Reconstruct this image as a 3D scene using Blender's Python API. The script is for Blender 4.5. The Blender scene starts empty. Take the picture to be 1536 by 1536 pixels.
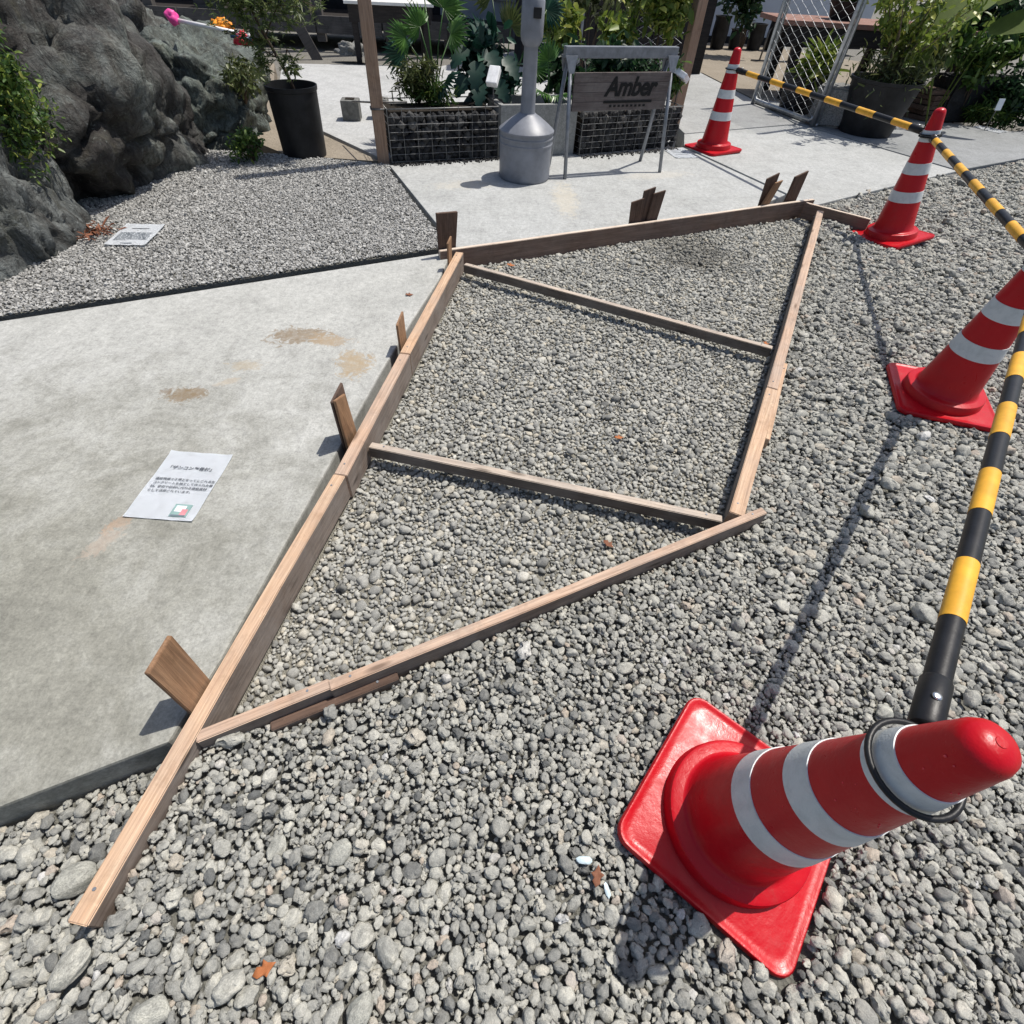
import bpy, bmesh, math, random
import numpy as np
from mathutils import Vector, Matrix, Euler, noise as mnoise

random.seed(7); np.random.seed(7)
rng = np.random.default_rng(11)
SC = bpy.context.scene
COL = SC.collection
rad = math.radians

# ------------------------------------------------------------------ camera
CAM_H, PITCH, ROLL = 1.2465, rad(48.41), rad(3.97)
cp, sp, cr, sr = math.cos(PITCH), math.sin(PITCH), math.cos(ROLL), math.sin(ROLL)
Mc = np.array([[cr, -sr, 0], [sr, cr, 0], [0, 0, 1]]) @ np.array([[1, 0, 0], [0, -sp, -cp], [0, cp, -sp]])
cam = bpy.data.cameras.new('camera')
cam.sensor_width = 36; cam.lens = 18.0; cam.clip_start = 0.02; cam.clip_end = 500
camo = bpy.data.objects.new('camera', cam); COL.objects.link(camo)
Xa, Ya, Za = Mc[0], -Mc[1], -Mc[2]
camo.matrix_world = Matrix(((Xa[0], Ya[0], Za[0], 0), (Xa[1], Ya[1], Za[1], 0), (Xa[2], Ya[2], Za[2], CAM_H), (0, 0, 0, 1)))
SC.camera = camo

# ------------------------------------------------------------------ sky, sun, exposure
SUN = Vector((0.40, 0.285, 1.0)).normalized()
w = bpy.data.worlds.new('World'); SC.world = w; w.use_nodes = True
nt = w.node_tree
sky = nt.nodes.new('ShaderNodeTexSky'); sky.sky_type = 'NISHITA'; sky.sun_disc = False
sky.sun_elevation = math.asin(SUN.z); sky.sun_rotation = math.atan2(SUN.x, SUN.y)
sky.air_density = 1.0; sky.dust_density = 2.2; sky.ozone_density = 1.0
bg = nt.nodes['Background']; bg.inputs['Strength'].default_value = 0.112
nt.links.new(sky.outputs[0], bg.inputs[0])
sl = bpy.data.lights.new('sun', 'SUN'); sl.energy = 4.7; sl.angle = rad(0.53); sl.color = (1.0, 0.95, 0.875)
so = bpy.data.objects.new('sun', sl); COL.objects.link(so)
so.rotation_euler = SUN.to_track_quat('Z', 'Y').to_euler(); so.location = (4, 3, 9)
vs = SC.view_settings
vs.view_transform = 'Standard'; vs.look = 'None'; vs.exposure = 0.04; vs.gamma = 1.0; vs.use_curve_mapping = False
SC.cycles.max_bounces = 6; SC.cycles.diffuse_bounces = 3; SC.cycles.glossy_bounces = 2
SC.cycles.transparent_max_bounces = 6

# ------------------------------------------------------------------ node helpers
class N:
    def __init__(s, name, rough=0.8, spec=0.3):
        s.m = bpy.data.materials.new(name); s.m.use_nodes = True
        s.t = s.m.node_tree; s.p = s.t.nodes['Principled BSDF']
        s.p.inputs['Roughness'].default_value = rough
        s.p.inputs['Specular IOR Level'].default_value = spec
        s.tc = s.t.nodes.new('ShaderNodeTexCoord')
    def n(s, t, **k):
        x = s.t.nodes.new(t)
        for a, b in k.items(): setattr(x, a, b)
        return x
    def l(s, a, b): s.t.links.new(a, b)
    def co(s, which='Object', scale=(1, 1, 1), loc=(0, 0, 0)):
        mp = s.n('ShaderNodeMapping'); mp.inputs['Scale'].default_value = scale; mp.inputs['Location'].default_value = loc
        s.l(s.tc.outputs[which], mp.inputs['Vector']); return mp.outputs[0]
    def noise(s, co, sc, det=4, ro=0.6, dist=0):
        x = s.n('ShaderNodeTexNoise'); x.inputs['Scale'].default_value = sc; x.inputs['Detail'].default_value = det
        x.inputs['Roughness'].default_value = ro; x.inputs['Distortion'].default_value = dist
        if co is not None: s.l(co, x.inputs['Vector'])
        return x.outputs[0]
    def vor(s, co, sc, feat='F1', out=0):
        x = s.n('ShaderNodeTexVoronoi'); x.feature = feat; x.inputs['Scale'].default_value = sc
        if co is not None: s.l(co, x.inputs['Vector'])
        return x.outputs[out]
    def ramp(s, fac, stops):
        x = s.n('ShaderNodeValToRGB'); e = x.color_ramp.elements
        while len(e) < len(stops): e.new(0.5)
        for q, (pos, c) in zip(e, stops):
            q.position = pos; q.color = (*c, 1) if len(c) == 3 else c
        s.l(fac, x.inputs[0]); return x.outputs[0]
    def mix(s, fac, a, b, mode='MIX'):
        x = s.n('ShaderNodeMix', data_type='RGBA', blend_type=mode)
        for v, i in ((fac, 0), (a, 6), (b, 7)):
            if hasattr(v, 'is_output'): s.l(v, x.inputs[i])
            elif i == 0: x.inputs[0].default_value = v
            else: x.inputs[i].default_value = (*v, 1)
        return x.outputs[2]
    def math(s, op, a, b=None, clamp=False):
        x = s.n('ShaderNodeMath', operation=op); x.use_clamp = clamp
        for v, i in ((a, 0), (b, 1)):
            if v is None: continue
            if hasattr(v, 'is_output'): s.l(v, x.inputs[i])
            else: x.inputs[i].default_value = v
        return x.outputs[0]
    def bump(s, h, strength=0.4, dist=0.01):
        x = s.n('ShaderNodeBump'); x.inputs['Strength'].default_value = strength; x.inputs['Distance'].default_value = dist
        s.l(h, x.inputs['Height']); s.l(x.outputs[0], s.p.inputs['Normal'])
    def col(s, c):
        if hasattr(c, 'is_output'): s.l(c, s.p.inputs['Base Color'])
        else: s.p.inputs['Base Color'].default_value = (*c, 1)
    def rnd(s): return s.n('ShaderNodeObjectInfo').outputs['Random']

def g3(v): return (v, v, v)
MAT = {}
def plain(name, c, rough=0.6, metal=0, spec=0.4, var=0.15, sc=30, bump=0.0):
    m = N(name, rough, spec); co = m.co()
    f = m.noise(co, sc, 5)
    a = tuple(max(0, x * (1 - var)) for x in c); b = tuple(min(1, x * (1 + var)) for x in c)
    m.col(m.ramp(f, [(0.3, a), (0.7, b)])); m.p.inputs['Metallic'].default_value = metal
    if bump: m.bump(m.noise(co, sc * 4, 4), bump, 0.004)
    MAT[name] = m.m; return m.m

# pebbles: colour changes from stone to stone, speckle on each stone
def pebble_mat(name, stops, speck=0.35, rough=0.72, damp=None):
    m = N(name, rough, 0.35)
    r = m.rnd()
    base = m.ramp(r, stops)
    cmb = m.n('ShaderNodeVectorMath', operation='ADD')
    m.l(m.tc.outputs['Generated'], cmb.inputs[0])
    sc = m.math('MULTIPLY', r, 173.0)
    m.l(sc, cmb.inputs[1])
    f1 = m.noise(cmb.outputs[0], 2.2, 5, 0.65, 0.6)
    f2 = m.noise(cmb.outputs[0], 14, 3, 0.7)
    c = m.mix(speck, base, m.ramp(f1, [(0.32, g3(0.10)), (0.5, g3(0.5)), (0.7, (0.95, 0.93, 0.88))]), 'OVERLAY')
    c = m.mix(speck * 0.8, c, m.ramp(f2, [(0.36, g3(0.08)), (0.52, g3(0.5)), (0.7, g3(0.9))]), 'OVERLAY')
    if damp:    # a damp patch with its own ragged outline
        gp = m.n('ShaderNodeNewGeometry').outputs['Position']; vd = m.n('ShaderNodeVectorMath', operation='DISTANCE'); m.l(gp, vd.inputs[0]); vd.inputs[1].default_value = (damp[0], damp[1], -0.03)
        d = m.math('ADD', m.math('DIVIDE', vd.outputs['Value'], damp[2]), m.math('MULTIPLY', m.math('SUBTRACT', m.noise(gp, 6, 4, 0.6), 0.5), 1.6))
        c = m.mix(m.ramp(d, [(0.35, g3(0.8)), (0.95, g3(0.0))]), c, (0.45, 0.44, 0.42), 'MULTIPLY')
    m.col(c); m.bump(f2, 0.35, 0.06)
    MAT[name] = m.m
G = 1.12
pebble_mat('pebble_outer', [(0.0, (0.10, 0.105, 0.105)), (0.04, (0.19, 0.192, 0.182)), (0.2, (0.295, 0.295, 0.272)), (0.6, (0.385, 0.382, 0.345)),
           (0.90, (0.455, 0.448, 0.40)), (0.955, (0.43, 0.395, 0.33)), (0.98, (0.41, 0.35, 0.29)), (0.992, (0.47, 0.46, 0.43)), (1.0, (0.55, 0.55, 0.54))], 0.34)
pebble_mat('pebble_inner', [(0.0, (0.18, 0.18, 0.168)), (0.12, (0.285, 0.284, 0.264)), (0.5, (0.395, 0.391, 0.357)), (0.85, (0.47, 0.463, 0.418)),
           (0.96, (0.48, 0.44, 0.355)), (1.0, (0.58, 0.57, 0.52))], 0.32, 0.75, (1.02, 3.42, 0.42))
pebble_mat('chip_path', [(0.0, (0.15, 0.148, 0.14)), (0.2, (0.28, 0.277, 0.265)), (0.6, (0.395, 0.39, 0.372)), (1.0, (0.55, 0.545, 0.52))], 0.25)
pebble_mat('pebble_big', [(0.0, (0.30, 0.305, 0.28)), (0.5, (0.37, 0.37, 0.33)), (1.0, (0.43, 0.42, 0.37))], 0.42)
pebble_mat('dark_stone', [(0.0, (0.014, 0.014, 0.016)), (0.5, (0.032, 0.032, 0.034)), (0.9, (0.06, 0.06, 0.06)), (1.0, (0.16, 0.15, 0.14))], 0.35)

def soil_mat(name, a, b, sc=60, bs=0.8):
    m = N(name, 0.95, 0.15); co = m.co()
    f = m.noise(co, 3, 6, 0.65); f2 = m.noise(co, sc, 6, 0.7); v = m.vor(co, sc * 1.5)
    c = m.mix(f2, a, b); c = m.mix(m.math('MULTIPLY', f, 0.6), c, tuple(x * 0.7 for x in b), 'MULTIPLY')
    m.col(c); h = m.math('ADD', f2, m.math('MULTIPLY', v, 0.8)); m.bump(h, bs, 0.012); MAT[name] = m.m
soil_mat('bed_soil', (0.15, 0.15, 0.135), (0.33, 0.325, 0.29), 90)
soil_mat('grit', (0.28, 0.27, 0.23), (0.47, 0.45, 0.385), 160)
soil_mat('ground_soil', (0.16, 0.15, 0.135), (0.34, 0.33, 0.30), 40)
soil_mat('dark_soil', (0.02, 0.017, 0.013), (0.06, 0.05, 0.04), 50)
soil_mat('sandy_soil', (0.24, 0.21, 0.17), (0.42, 0.37, 0.30), 35, 0.5)

def concrete_mat(name, base, stains=(), blotch=0.5, rust=None, grow=None):
    m = N(name, 0.86, 0.25); co = m.co()
    big = m.noise(co, 0.9, 5, 0.6, 0.3); mid = m.noise(co, 6, 6, 0.65, 0.5); fine = m.noise(co, 130, 4, 0.75)
    trow = m.noise(m.co('Object', (26, 5, 5), (0, 0, 0)), 1.5, 5, 0.7, 1.2)
    c = m.ramp(mid, [(0.28, tuple(x * 0.84 for x in base)), (0.5, base), (0.75, tuple(min(1, x * 1.1) for x in base))])
    c = m.mix(blotch, c, m.ramp(big, [(0.32, (0.70, 0.70, 0.67)), (0.62, g3(1.0))]), 'MULTIPLY')
    c = m.mix(0.28, c, m.ramp(trow, [(0.3, g3(0.36)), (0.5, g3(0.5)), (0.72, g3(0.63))]), 'OVERLAY')
    c = m.mix(0.55, c, m.ramp(fine, [(0.3, g3(0.30)), (0.5, g3(0.5)), (0.7, g3(0.68))]), 'OVERLAY')
    spk = m.noise(co, 38, 5, 0.75, 0.3); c = m.mix(0.5, c, m.ramp(spk, [(0.32, g3(0.30)), (0.5, g3(0.5)), (0.68, g3(0.66))]), 'OVERLAY')
    pit = m.vor(co, 55); c = m.mix(m.ramp(pit, [(0.0, g3(0.5)), (0.075, g3(0.0))]), c, (0.14, 0.14, 0.13))
    if grow:  # weathered greenish zone of an older pour
        (gx, gy, gr) = grow
        vm = m.n('ShaderNodeVectorMath', operation='DISTANCE'); m.l(co, vm.inputs[0]); vm.inputs[1].default_value = (gx, gy, 0.03)
        d = m.math('ADD', m.math('DIVIDE', vm.outputs['Value'], gr), m.math('MULTIPLY', m.math('SUBTRACT', mid, 0.5), 1.1))
        c = m.mix(m.ramp(d, [(0.3, g3(0.75)), (1.15, g3(0.0))]), c, (0.60, 0.59, 0.535), 'MULTIPLY')
        c = m.mix(m.ramp(d, [(0.25, g3(0.5)), (0.95, g3(0.0))]), c, (0.76, 0.75, 0.69), 'MULTIPLY')
    warp = m.noise(co, 24, 8, 0.78, 0.9)
    for (x, y, rx, ry, ang, cc, st) in stains:
        mp = m.n('ShaderNodeMapping', vector_type='TEXTURE'); mp.inputs['Location'].default_value = (x, y, 0.03)
        mp.inputs['Rotation'].default_value = (0, 0, ang); mp.inputs['Scale'].default_value = (rx, ry, 1)
        m.l(co, mp.inputs['Vector'])
        ln = m.n('ShaderNodeVectorMath', operation='LENGTH'); m.l(mp.outputs[0], ln.inputs[0])
        d = m.math('ADD', ln.outputs['Value'], m.math('MULTIPLY', m.math('SUBTRACT', warp, 0.5), 4.2))
        k = m.ramp(d, [(0.45, g3(st)), (0.85, g3(st * 0.75)), (1.0, g3(0.0))])
        k = m.math('MULTIPLY', k, m.ramp(m.noise(co, 45, 4, 0.7), [(0.3, g3(0.55)), (0.6, g3(1.0))]))
        c = m.mix(k, c, cc)
    m.col(c); h = m.math('ADD', m.math('MULTIPLY', fine, 0.5), m.math('ADD', trow, mid)); m.bump(h, 0.22, 0.006)
    MAT[name] = m.m
mud = (0.20, 0.145, 0.085)
concrete_mat('slab_concrete', (0.415, 0.417, 0.397),
    [(-0.985, 2.03, 0.13, 0.075, 0.25, mud, 0.85), (-0.86, 2.01, 0.10, 0.05, -0.15, (0.33, 0.25, 0.16), 0.85), (-0.70, 1.84, 0.075, 0.10, 0.3, (0.34, 0.26, 0.16), 0.85),
     (-1.13, 1.78, 0.07, 0.04, 0.1, (0.36, 0.31, 0.23), 0.7), (-1.26, 1.56, 0.075, 0.05, 0.2, mud, 0.9), (-1.35, 1.57, 0.03, 0.02, 0, (0.2, 0.16, 0.12), 0.8),
     (-1.16, 0.94, 0.06, 0.022, 1.1, (0.36, 0.25, 0.17), 0.65), (-1.17, 0.86, 0.07, 0.03, 1.2, (0.42, 0.33, 0.26), 0.5), (-1.15, 1.66, 0.05, 0.02, 0.6, (0.42, 0.36, 0.28), 0.6)],
    0.45, grow=(-1.45, 0.40, 1.45))
concrete_mat('yard_concrete', (0.40, 0.408, 0.40), [(0.22, 4.05, 0.09, 0.35, 0.05, (0.52, 0.47, 0.37), 0.55), (-0.5, 4.2, 0.25, 0.1, 0.4, (0.50, 0.46, 0.37), 0.4), (0.95, 4.75, 0.3, 0.1, 0.4, (0.52, 0.48, 0.40), 0.4)], 0.4)
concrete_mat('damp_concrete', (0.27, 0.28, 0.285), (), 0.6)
concrete_mat('shaded_concrete', (0.36, 0.365, 0.36), (), 0.5)  # rear slab: yard concrete with the shade painted into its colour
concrete_mat('panel_concrete', (0.30, 0.305, 0.30), (), 0.4)
concrete_mat('far_concrete', (0.43, 0.435, 0.43), (), 0.3)

def wood_mat(name, light, dark, grey=0.0, ring=26, knots=True, rough=0.75):
    m = N(name, rough, 0.25)
    oi = m.n('ShaderNodeObjectInfo'); off = m.n('ShaderNodeVectorMath', operation='ADD')
    m.l(m.tc.outputs['Object'], off.inputs[0])
    mu = m.n('ShaderNodeVectorMath', operation='SCALE'); mu.inputs[0].default_value = (3.1, 1.7, 2.3)
    m.l(m.math('MULTIPLY', oi.outputs['Random'], 40), mu.inputs['Scale']); m.l(mu.outputs[0], off.inputs[1])
    mp = m.n('ShaderNodeMapping'); mp.inputs['Scale'].default_value = (0.55, 9, 9); m.l(off.outputs[0], mp.inputs['Vector'])
    g1 = m.noise(mp.outputs[0], ring * 0.3, 7, 0.62, 1.1)
    mp2 = m.n('ShaderNodeMapping'); mp2.inputs['Scale'].default_value = (3, 120, 120); m.l(off.outputs[0], mp2.inputs['Vector'])
    g2 = m.noise(mp2.outputs[0], 1.6, 4, 0.7)
    c = m.ramp(g1, [(0.28, dark), (0.48, tuple((a + b) / 2 for a, b in zip(light, dark))), (0.68, light)])
    c = m.mix(0.6, c, m.ramp(g2, [(0.3, g3(0.25)), (0.5, g3(0.5)), (0.7, g3(0.72))]), 'OVERLAY')
    if grey:
        w_ = m.noise(off.outputs[0], 4, 5, 0.7, 0.5)
        c = m.mix(m.ramp(w_, [(0.35, g3(0.0)), (0.65, g3(grey))]), c, (0.30, 0.275, 0.255))
    if knots:
        mk = m.n('ShaderNodeMapping'); mk.inputs['Scale'].default_value = (2.2, 9, 9); m.l(off.outputs[0], mk.inputs['Vector'])
        k = m.vor(mk.outputs[0], 1.6); c = m.mix(m.ramp(k, [(0.05, g3(0.8)), (0.14, g3(0.0))]), c, tuple(x * 0.35 for x in dark))
    d1 = m.noise(off.outputs[0], 11, 6, 0.75, 0.4); c = m.mix(m.ramp(d1, [(0.52, g3(0.0)), (0.75, g3(0.55))]), c, tuple(x * 0.5 for x in dark))
    d2 = m.noise(off.outputs[0], 34, 4, 0.7); c = m.mix(m.ramp(d2, [(0.66, g3(0.0)), (0.74, g3(0.5))]), c, tuple(min(1, x * 1.3 + 0.04) for x in light))
    m.col(c); m.bump(m.math('ADD', g2, g1), 0.35, 0.004); MAT[name] = m.m
wood_mat('fresh_lumber', (0.62, 0.435, 0.295), (0.46, 0.29, 0.18), 0.3)
wood_mat('pink_lumber', (0.57, 0.415, 0.305), (0.41, 0.27, 0.19), 0.4)
wood_mat('grey_lumber', (0.55, 0.47, 0.39), (0.40, 0.32, 0.25), 0.5)
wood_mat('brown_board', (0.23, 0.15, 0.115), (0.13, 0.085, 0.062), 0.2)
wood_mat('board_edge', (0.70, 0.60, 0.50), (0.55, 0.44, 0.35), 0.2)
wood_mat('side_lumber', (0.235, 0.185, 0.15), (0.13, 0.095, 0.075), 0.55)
wood_mat('side_shaded', (0.135, 0.11, 0.092), (0.07, 0.055, 0.045), 0.35)  # batten sides: shade put into a darker wood colour
wood_mat('stake_wood', (0.14, 0.085, 0.06), (0.06, 0.036, 0.026), 0.1)
wood_mat('stake_tan', (0.34, 0.20, 0.11), (0.20, 0.11, 0.06), 0.1)
wood_mat('post_wood', (0.36, 0.24, 0.165), (0.25, 0.155, 0.10), 0.2, knots=False)
wood_mat('sign_wood', (0.13, 0.105, 0.10), (0.06, 0.046, 0.044), 0.35, knots=False)
wood_mat('table_wood', (0.30, 0.15, 0.11), (0.20, 0.09, 0.065), 0.3)
wood_mat('dark_timber', (0.035, 0.03, 0.028), (0.014, 0.012, 0.012), 0.0, knots=False)
wood_mat('grey_timber', (0.11, 0.105, 0.10), (0.055, 0.05, 0.05), 0.2, knots=False)

def cone_mat():
    m = N('cone_red', 0.33, 0.32); co = m.co()
    f = m.noise(co, 7, 6, 0.65); s = m.noise(co, 60, 5, 0.75, 0.4)
    c = m.mix(m.ramp(f, [(0.35, g3(0.0)), (0.75, g3(0.6))]), (0.50, 0.003, 0.010), (0.38, 0.003, 0.010))
    scr = m.noise(m.co('Object', (3, 60, 25)), 2.5, 5, 0.75, 0.8); c = m.mix(m.ramp(scr, [(0.66, g3(0.0)), (0.76, g3(0.4))]), c, (0.66, 0.22, 0.20))
    c = m.mix(m.ramp(s, [(0.64, g3(0.0)), (0.76, g3(0.4))]), c, (0.60, 0.16, 0.15))
    dust = m.noise(co, 18, 6, 0.7, 0.5); c = m.mix(m.ramp(dust, [(0.55, g3(0.0)), (0.8, g3(0.28))]), c, (0.26, 0.05, 0.045))
    m.col(c); m.l(m.ramp(dust, [(0.3, g3(0.24)), (0.7, g3(0.48))]), m.p.inputs['Roughness']); m.bump(m.math('ADD', f, m.math('MULTIPLY', dust, 0.3)), 0.25, 0.012); MAT['cone_red'] = m.m
cone_mat()
def tape_mat():
    m = N('reflective', 0.42, 0.5); co = m.co(); f = m.noise(co, 25, 6, 0.7, 0.5); cr_ = m.noise(m.co('Object', (20, 20, 90)), 1.6, 5, 0.7, 1.5); g_ = m.vor(co, 260)
    c = m.ramp(f, [(0.3, (0.50, 0.53, 0.53)), (0.55, (0.62, 0.65, 0.65)), (0.8, (0.66, 0.68, 0.67))]); c = m.mix(m.ramp(cr_, [(0.6, g3(0.0)), (0.72, g3(0.5))]), c, (0.36, 0.36, 0.35))
    m.col(c); m.bump(m.math('ADD', cr_, m.math('MULTIPLY', g_, 0.4)), 0.3, 0.004); MAT['reflective'] = m.m
tape_mat()
plain('bar_black', (0.011, 0.011, 0.0125), 0.42, 0, 0.35, 0.4, 40, 0.08)
plain('bar_yellow', (0.76, 0.39, 0.035), 0.45, 0, 0.4, 0.18, 22, 0.1)
plain('rivet', (0.7, 0.7, 0.7), 0.3, 1.0)
plain('plastic_black', (0.015, 0.0155, 0.017), 0.5, 0, 0.25, 0.55, 9, 0.1)
plain('ash_grey', (0.20, 0.212, 0.24), 0.45, 0, 0.45, 0.22, 9, 0.15)
plain('steel', (0.42, 0.44, 0.46), 0.42, 0.75, 0.5, 0.25, 25)
plain('stand_steel', (0.22, 0.235, 0.26), 0.45, 0.35, 0.5, 0.25, 25)
plain('wire', (0.25, 0.25, 0.245), 0.5, 0.6, 0.5, 0.3, 40)
plain('wire_dark', (0.14, 0.135, 0.13), 0.6, 0.4, 0.5, 0.4, 40)
plain('paper', (0.80, 0.83, 0.86), 0.18, 0, 0.5, 0.04, 8)
plain('ink', (0.11, 0.12, 0.135), 0.5)
plain('sign_ink', (0.006, 0.006, 0.006), 0.8)
plain('white_plastic', (0.8, 0.8, 0.8), 0.4)
plain('pink', (0.85, 0.08, 0.35), 0.5); plain('orange', (0.9, 0.32, 0.02), 0.5); plain('red_cloth', (0.65, 0.02, 0.05), 0.6); plain('blue_rod', (0.03, 0.08, 0.16), 0.5)
plain('wall_pale', (0.56, 0.60, 0.66), 0.8, 0, 0.3, 0.06, 3); plain('wall_grey', (0.36, 0.38, 0.42), 0.8, 0, 0.3, 0.2, 4)
plain('wall_dark', (0.02, 0.021, 0.023), 0.8, 0, 0.2, 0.4, 6); plain('glass_dark', (0.012, 0.014, 0.018), 0.1, 0, 0.6)
plain('block_concrete', (0.16, 0.16, 0.15), 0.9, 0, 0.2, 0.35, 25, 0.5); plain('granite', (0.21, 0.21, 0.20), 0.85, 0, 0.3, 0.5, 90, 0.6)
plain('white_top', (0.66, 0.66, 0.64), 0.7, 0, 0.3, 0.1, 9)
plain('twig', (0.085, 0.06, 0.042), 0.85); plain('trunk', (0.14, 0.11, 0.085), 0.85, 0, 0.2, 0.35, 40, 0.4)
plain('leaf_dry', (0.36, 0.13, 0.05), 0.7, 0, 0.2, 0.3, 60); plain('leaf_brown', (0.20, 0.085, 0.05), 0.7, 0, 0.2, 0.3, 60)
plain('print_green', (0.24, 0.36, 0.34), 0.4); plain('print_pink', (0.6, 0.25, 0.27), 0.4); plain('print_dark', (0.16, 0.19, 0.22), 0.4)
plain('shard_blue', (0.55, 0.66, 0.70), 0.4)

def leaf_mat(name, a, b, c_=None, trans=0.28, rough=0.45):
    m = N(name, rough, 0.4); gm = m.n('ShaderNodeNewGeometry')
    r = gm.outputs['Random Per Island']
    stops = [(0.0, a), (0.7, b)] + ([(1.0, c_)] if c_ else [])
    c = m.ramp(r, stops); f = m.noise(m.co(), 14, 3)
    c = m.mix(0.5, c, m.ramp(f, [(0.3, g3(0.32)), (0.7, g3(0.66))]), 'OVERLAY'); m.col(c)
    tr = m.n('ShaderNodeBsdfTranslucent'); m.l(c, tr.inputs[0]); ms = m.n('ShaderNodeMixShader'); ms.inputs[0].default_value = trans
    m.l(m.p.outputs[0], ms.inputs[1]); m.l(tr.outputs[0], ms.inputs[2]); m.l(ms.outputs[0], m.t.nodes['Material Output'].inputs[0]); MAT[name] = m.m
leaf_mat('leaf_dark', (0.012, 0.035, 0.018), (0.03, 0.075, 0.03), (0.06, 0.12, 0.04))
leaf_mat('leaf_mid', (0.03, 0.07, 0.02), (0.085, 0.16, 0.03), (0.20, 0.26, 0.06))
leaf_mat('leaf_yellow', (0.07, 0.12, 0.02), (0.21, 0.28, 0.045), (0.42, 0.42, 0.10))
leaf_mat('leaf_olive', (0.05, 0.065, 0.025), (0.10, 0.13, 0.04), (0.17, 0.18, 0.07))
leaf_mat('leaf_maple', (0.06, 0.09, 0.03), (0.12, 0.17, 0.05), (0.22, 0.25, 0.09), 0.35)
leaf_mat('leaf_palm', (0.03, 0.09, 0.025), (0.08, 0.18, 0.04), (0.12, 0.24, 0.05), 0.3, 0.35)
leaf_mat('leaf_palm_dark', (0.008, 0.035, 0.025), (0.015, 0.06, 0.04), (0.04, 0.10, 0.06), 0.15, 0.35)
leaf_mat('leaf_monstera', (0.006, 0.03, 0.022), (0.012, 0.055, 0.035), (0.02, 0.08, 0.045), 0.1, 0.5)
leaf_mat('leaf_banana', (0.08, 0.12, 0.02), (0.10, 0.14, 0.025), None, 0.3, 0.85)

def rock_mat(name, a, b, c_, moss):
    m = N(name, 0.8, 0.35); co = m.co()
    f = m.noise(co, 1.6, 8, 0.65, 1.2); f2 = m.noise(co, 9, 8, 0.7, 0.8); f3 = m.noise(co, 70, 4, 0.7)
    vein = m.noise(m.co('Object', (3, 3, 0.8)), 2.2, 6, 0.6, 2.5)
    c = m.ramp(f, [(0.3, a), (0.5, b), (0.7, c_)])
    c = m.mix(0.75, c, m.ramp(f2, [(0.3, g3(0.2)), (0.5, g3(0.48)), (0.72, g3(0.78))]), 'OVERLAY')
    c = m.mix(m.ramp(vein, [(0.47, g3(0)), (0.5, g3(0.6)), (0.53, g3(0))]), c, (0.012, 0.012, 0.012))
    c = m.mix(m.ramp(m.noise(co, 3.3, 6, 0.7, 0.5), [(0.55, g3(0)), (0.72, g3(0.75))]), c, moss)
    c = m.mix(0.6, c, m.ramp(f3, [(0.3, g3(0.22)), (0.7, g3(0.74))]), 'OVERLAY')
    stk = m.noise(m.co('Object', (4.5, 4.5, 0.9)), 2.0, 7, 0.7, 0.9); c = m.mix(m.ramp(stk, [(0.38, g3(0.75)), (0.54, g3(0.0))]), c, (0.48, 0.40, 0.36), 'MULTIPLY')
    lich = m.noise(co, 26, 5, 0.75, 0.3); c = m.mix(m.ramp(lich, [(0.60, g3(0.0)), (0.70, g3(0.5))]), c, tuple(min(1, x * 1.5) for x in c_))
    m.col(c); m.bump(m.math('ADD', m.math('MULTIPLY', f2, 2.0), m.math('ADD', vein, m.math('MULTIPLY', f3, 0.3))), 0.75, 0.03); MAT[name] = m.m
rock_mat('rock_main', (0.034, 0.029, 0.028), (0.078, 0.078, 0.074), (0.20, 0.222, 0.205), (0.06, 0.054, 0.03))
rock_mat('rock_left', (0.055, 0.06, 0.058), (0.12, 0.13, 0.127), (0.25, 0.27, 0.26), (0.085, 0.085, 0.055))
rock_mat('rock_green', (0.06, 0.07, 0.065), (0.14, 0.165, 0.15), (0.26, 0.30, 0.275), (0.08, 0.09, 0.05))

# ------------------------------------------------------------------ mesh helpers
def tag(o, label=None, cat=None, group=None, kind=None):
    if label: o['label'] = label
    if cat: o['category'] = cat
    if group: o['group'] = group
    if kind: o['kind'] = kind
    return o
def link(name, me, mat=None, parent=None, smooth=False):
    o = bpy.data.objects.new(name, me); COL.objects.link(o)
    if mat: me.materials.append(MAT[mat])
    if parent: o.parent = parent
    if smooth: me.polygons.foreach_set('use_smooth', [True] * len(me.polygons))
    return o
def empty(name, loc=(0, 0, 0), rz=0, rot=None):
    o = bpy.data.objects.new(name, None); COL.objects.link(o); o.location = loc
    o.rotation_euler = rot if rot is not None else (0, 0, rz); o.empty_display_size = 0.05; return o
def bm_obj(name, bm, mat, parent=None, smooth=False, bevel=0, seg=2):
    if bevel:
        bmesh.ops.bevel(bm, geom=[e for e in bm.edges], offset=bevel, segments=seg, affect='EDGES', profile=0.6)
    bmesh.ops.recalc_face_normals(bm, faces=bm.faces)
    me = bpy.data.meshes.new(name); bm.to_mesh(me); bm.free()
    return link(name, me, mat, parent, smooth)
def add_box(bm, c, s, rot=None):
    M = Matrix.Translation(c) @ (rot.to_matrix().to_4x4() if rot is not None else Matrix()) @ Matrix.Diagonal((*s, 1))
    return bmesh.ops.create_cube(bm, size=1, matrix=M)['verts']
def box(name, c, s, mat, parent=None, bevel=0.004, rot=None, smooth=False):
    bm = bmesh.new(); add_box(bm, (0, 0, 0), s)
    o = bm_obj(name, bm, mat, parent, smooth, bevel); o.location = c
    if rot is not None: o.rotation_euler = rot
    return o
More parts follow.
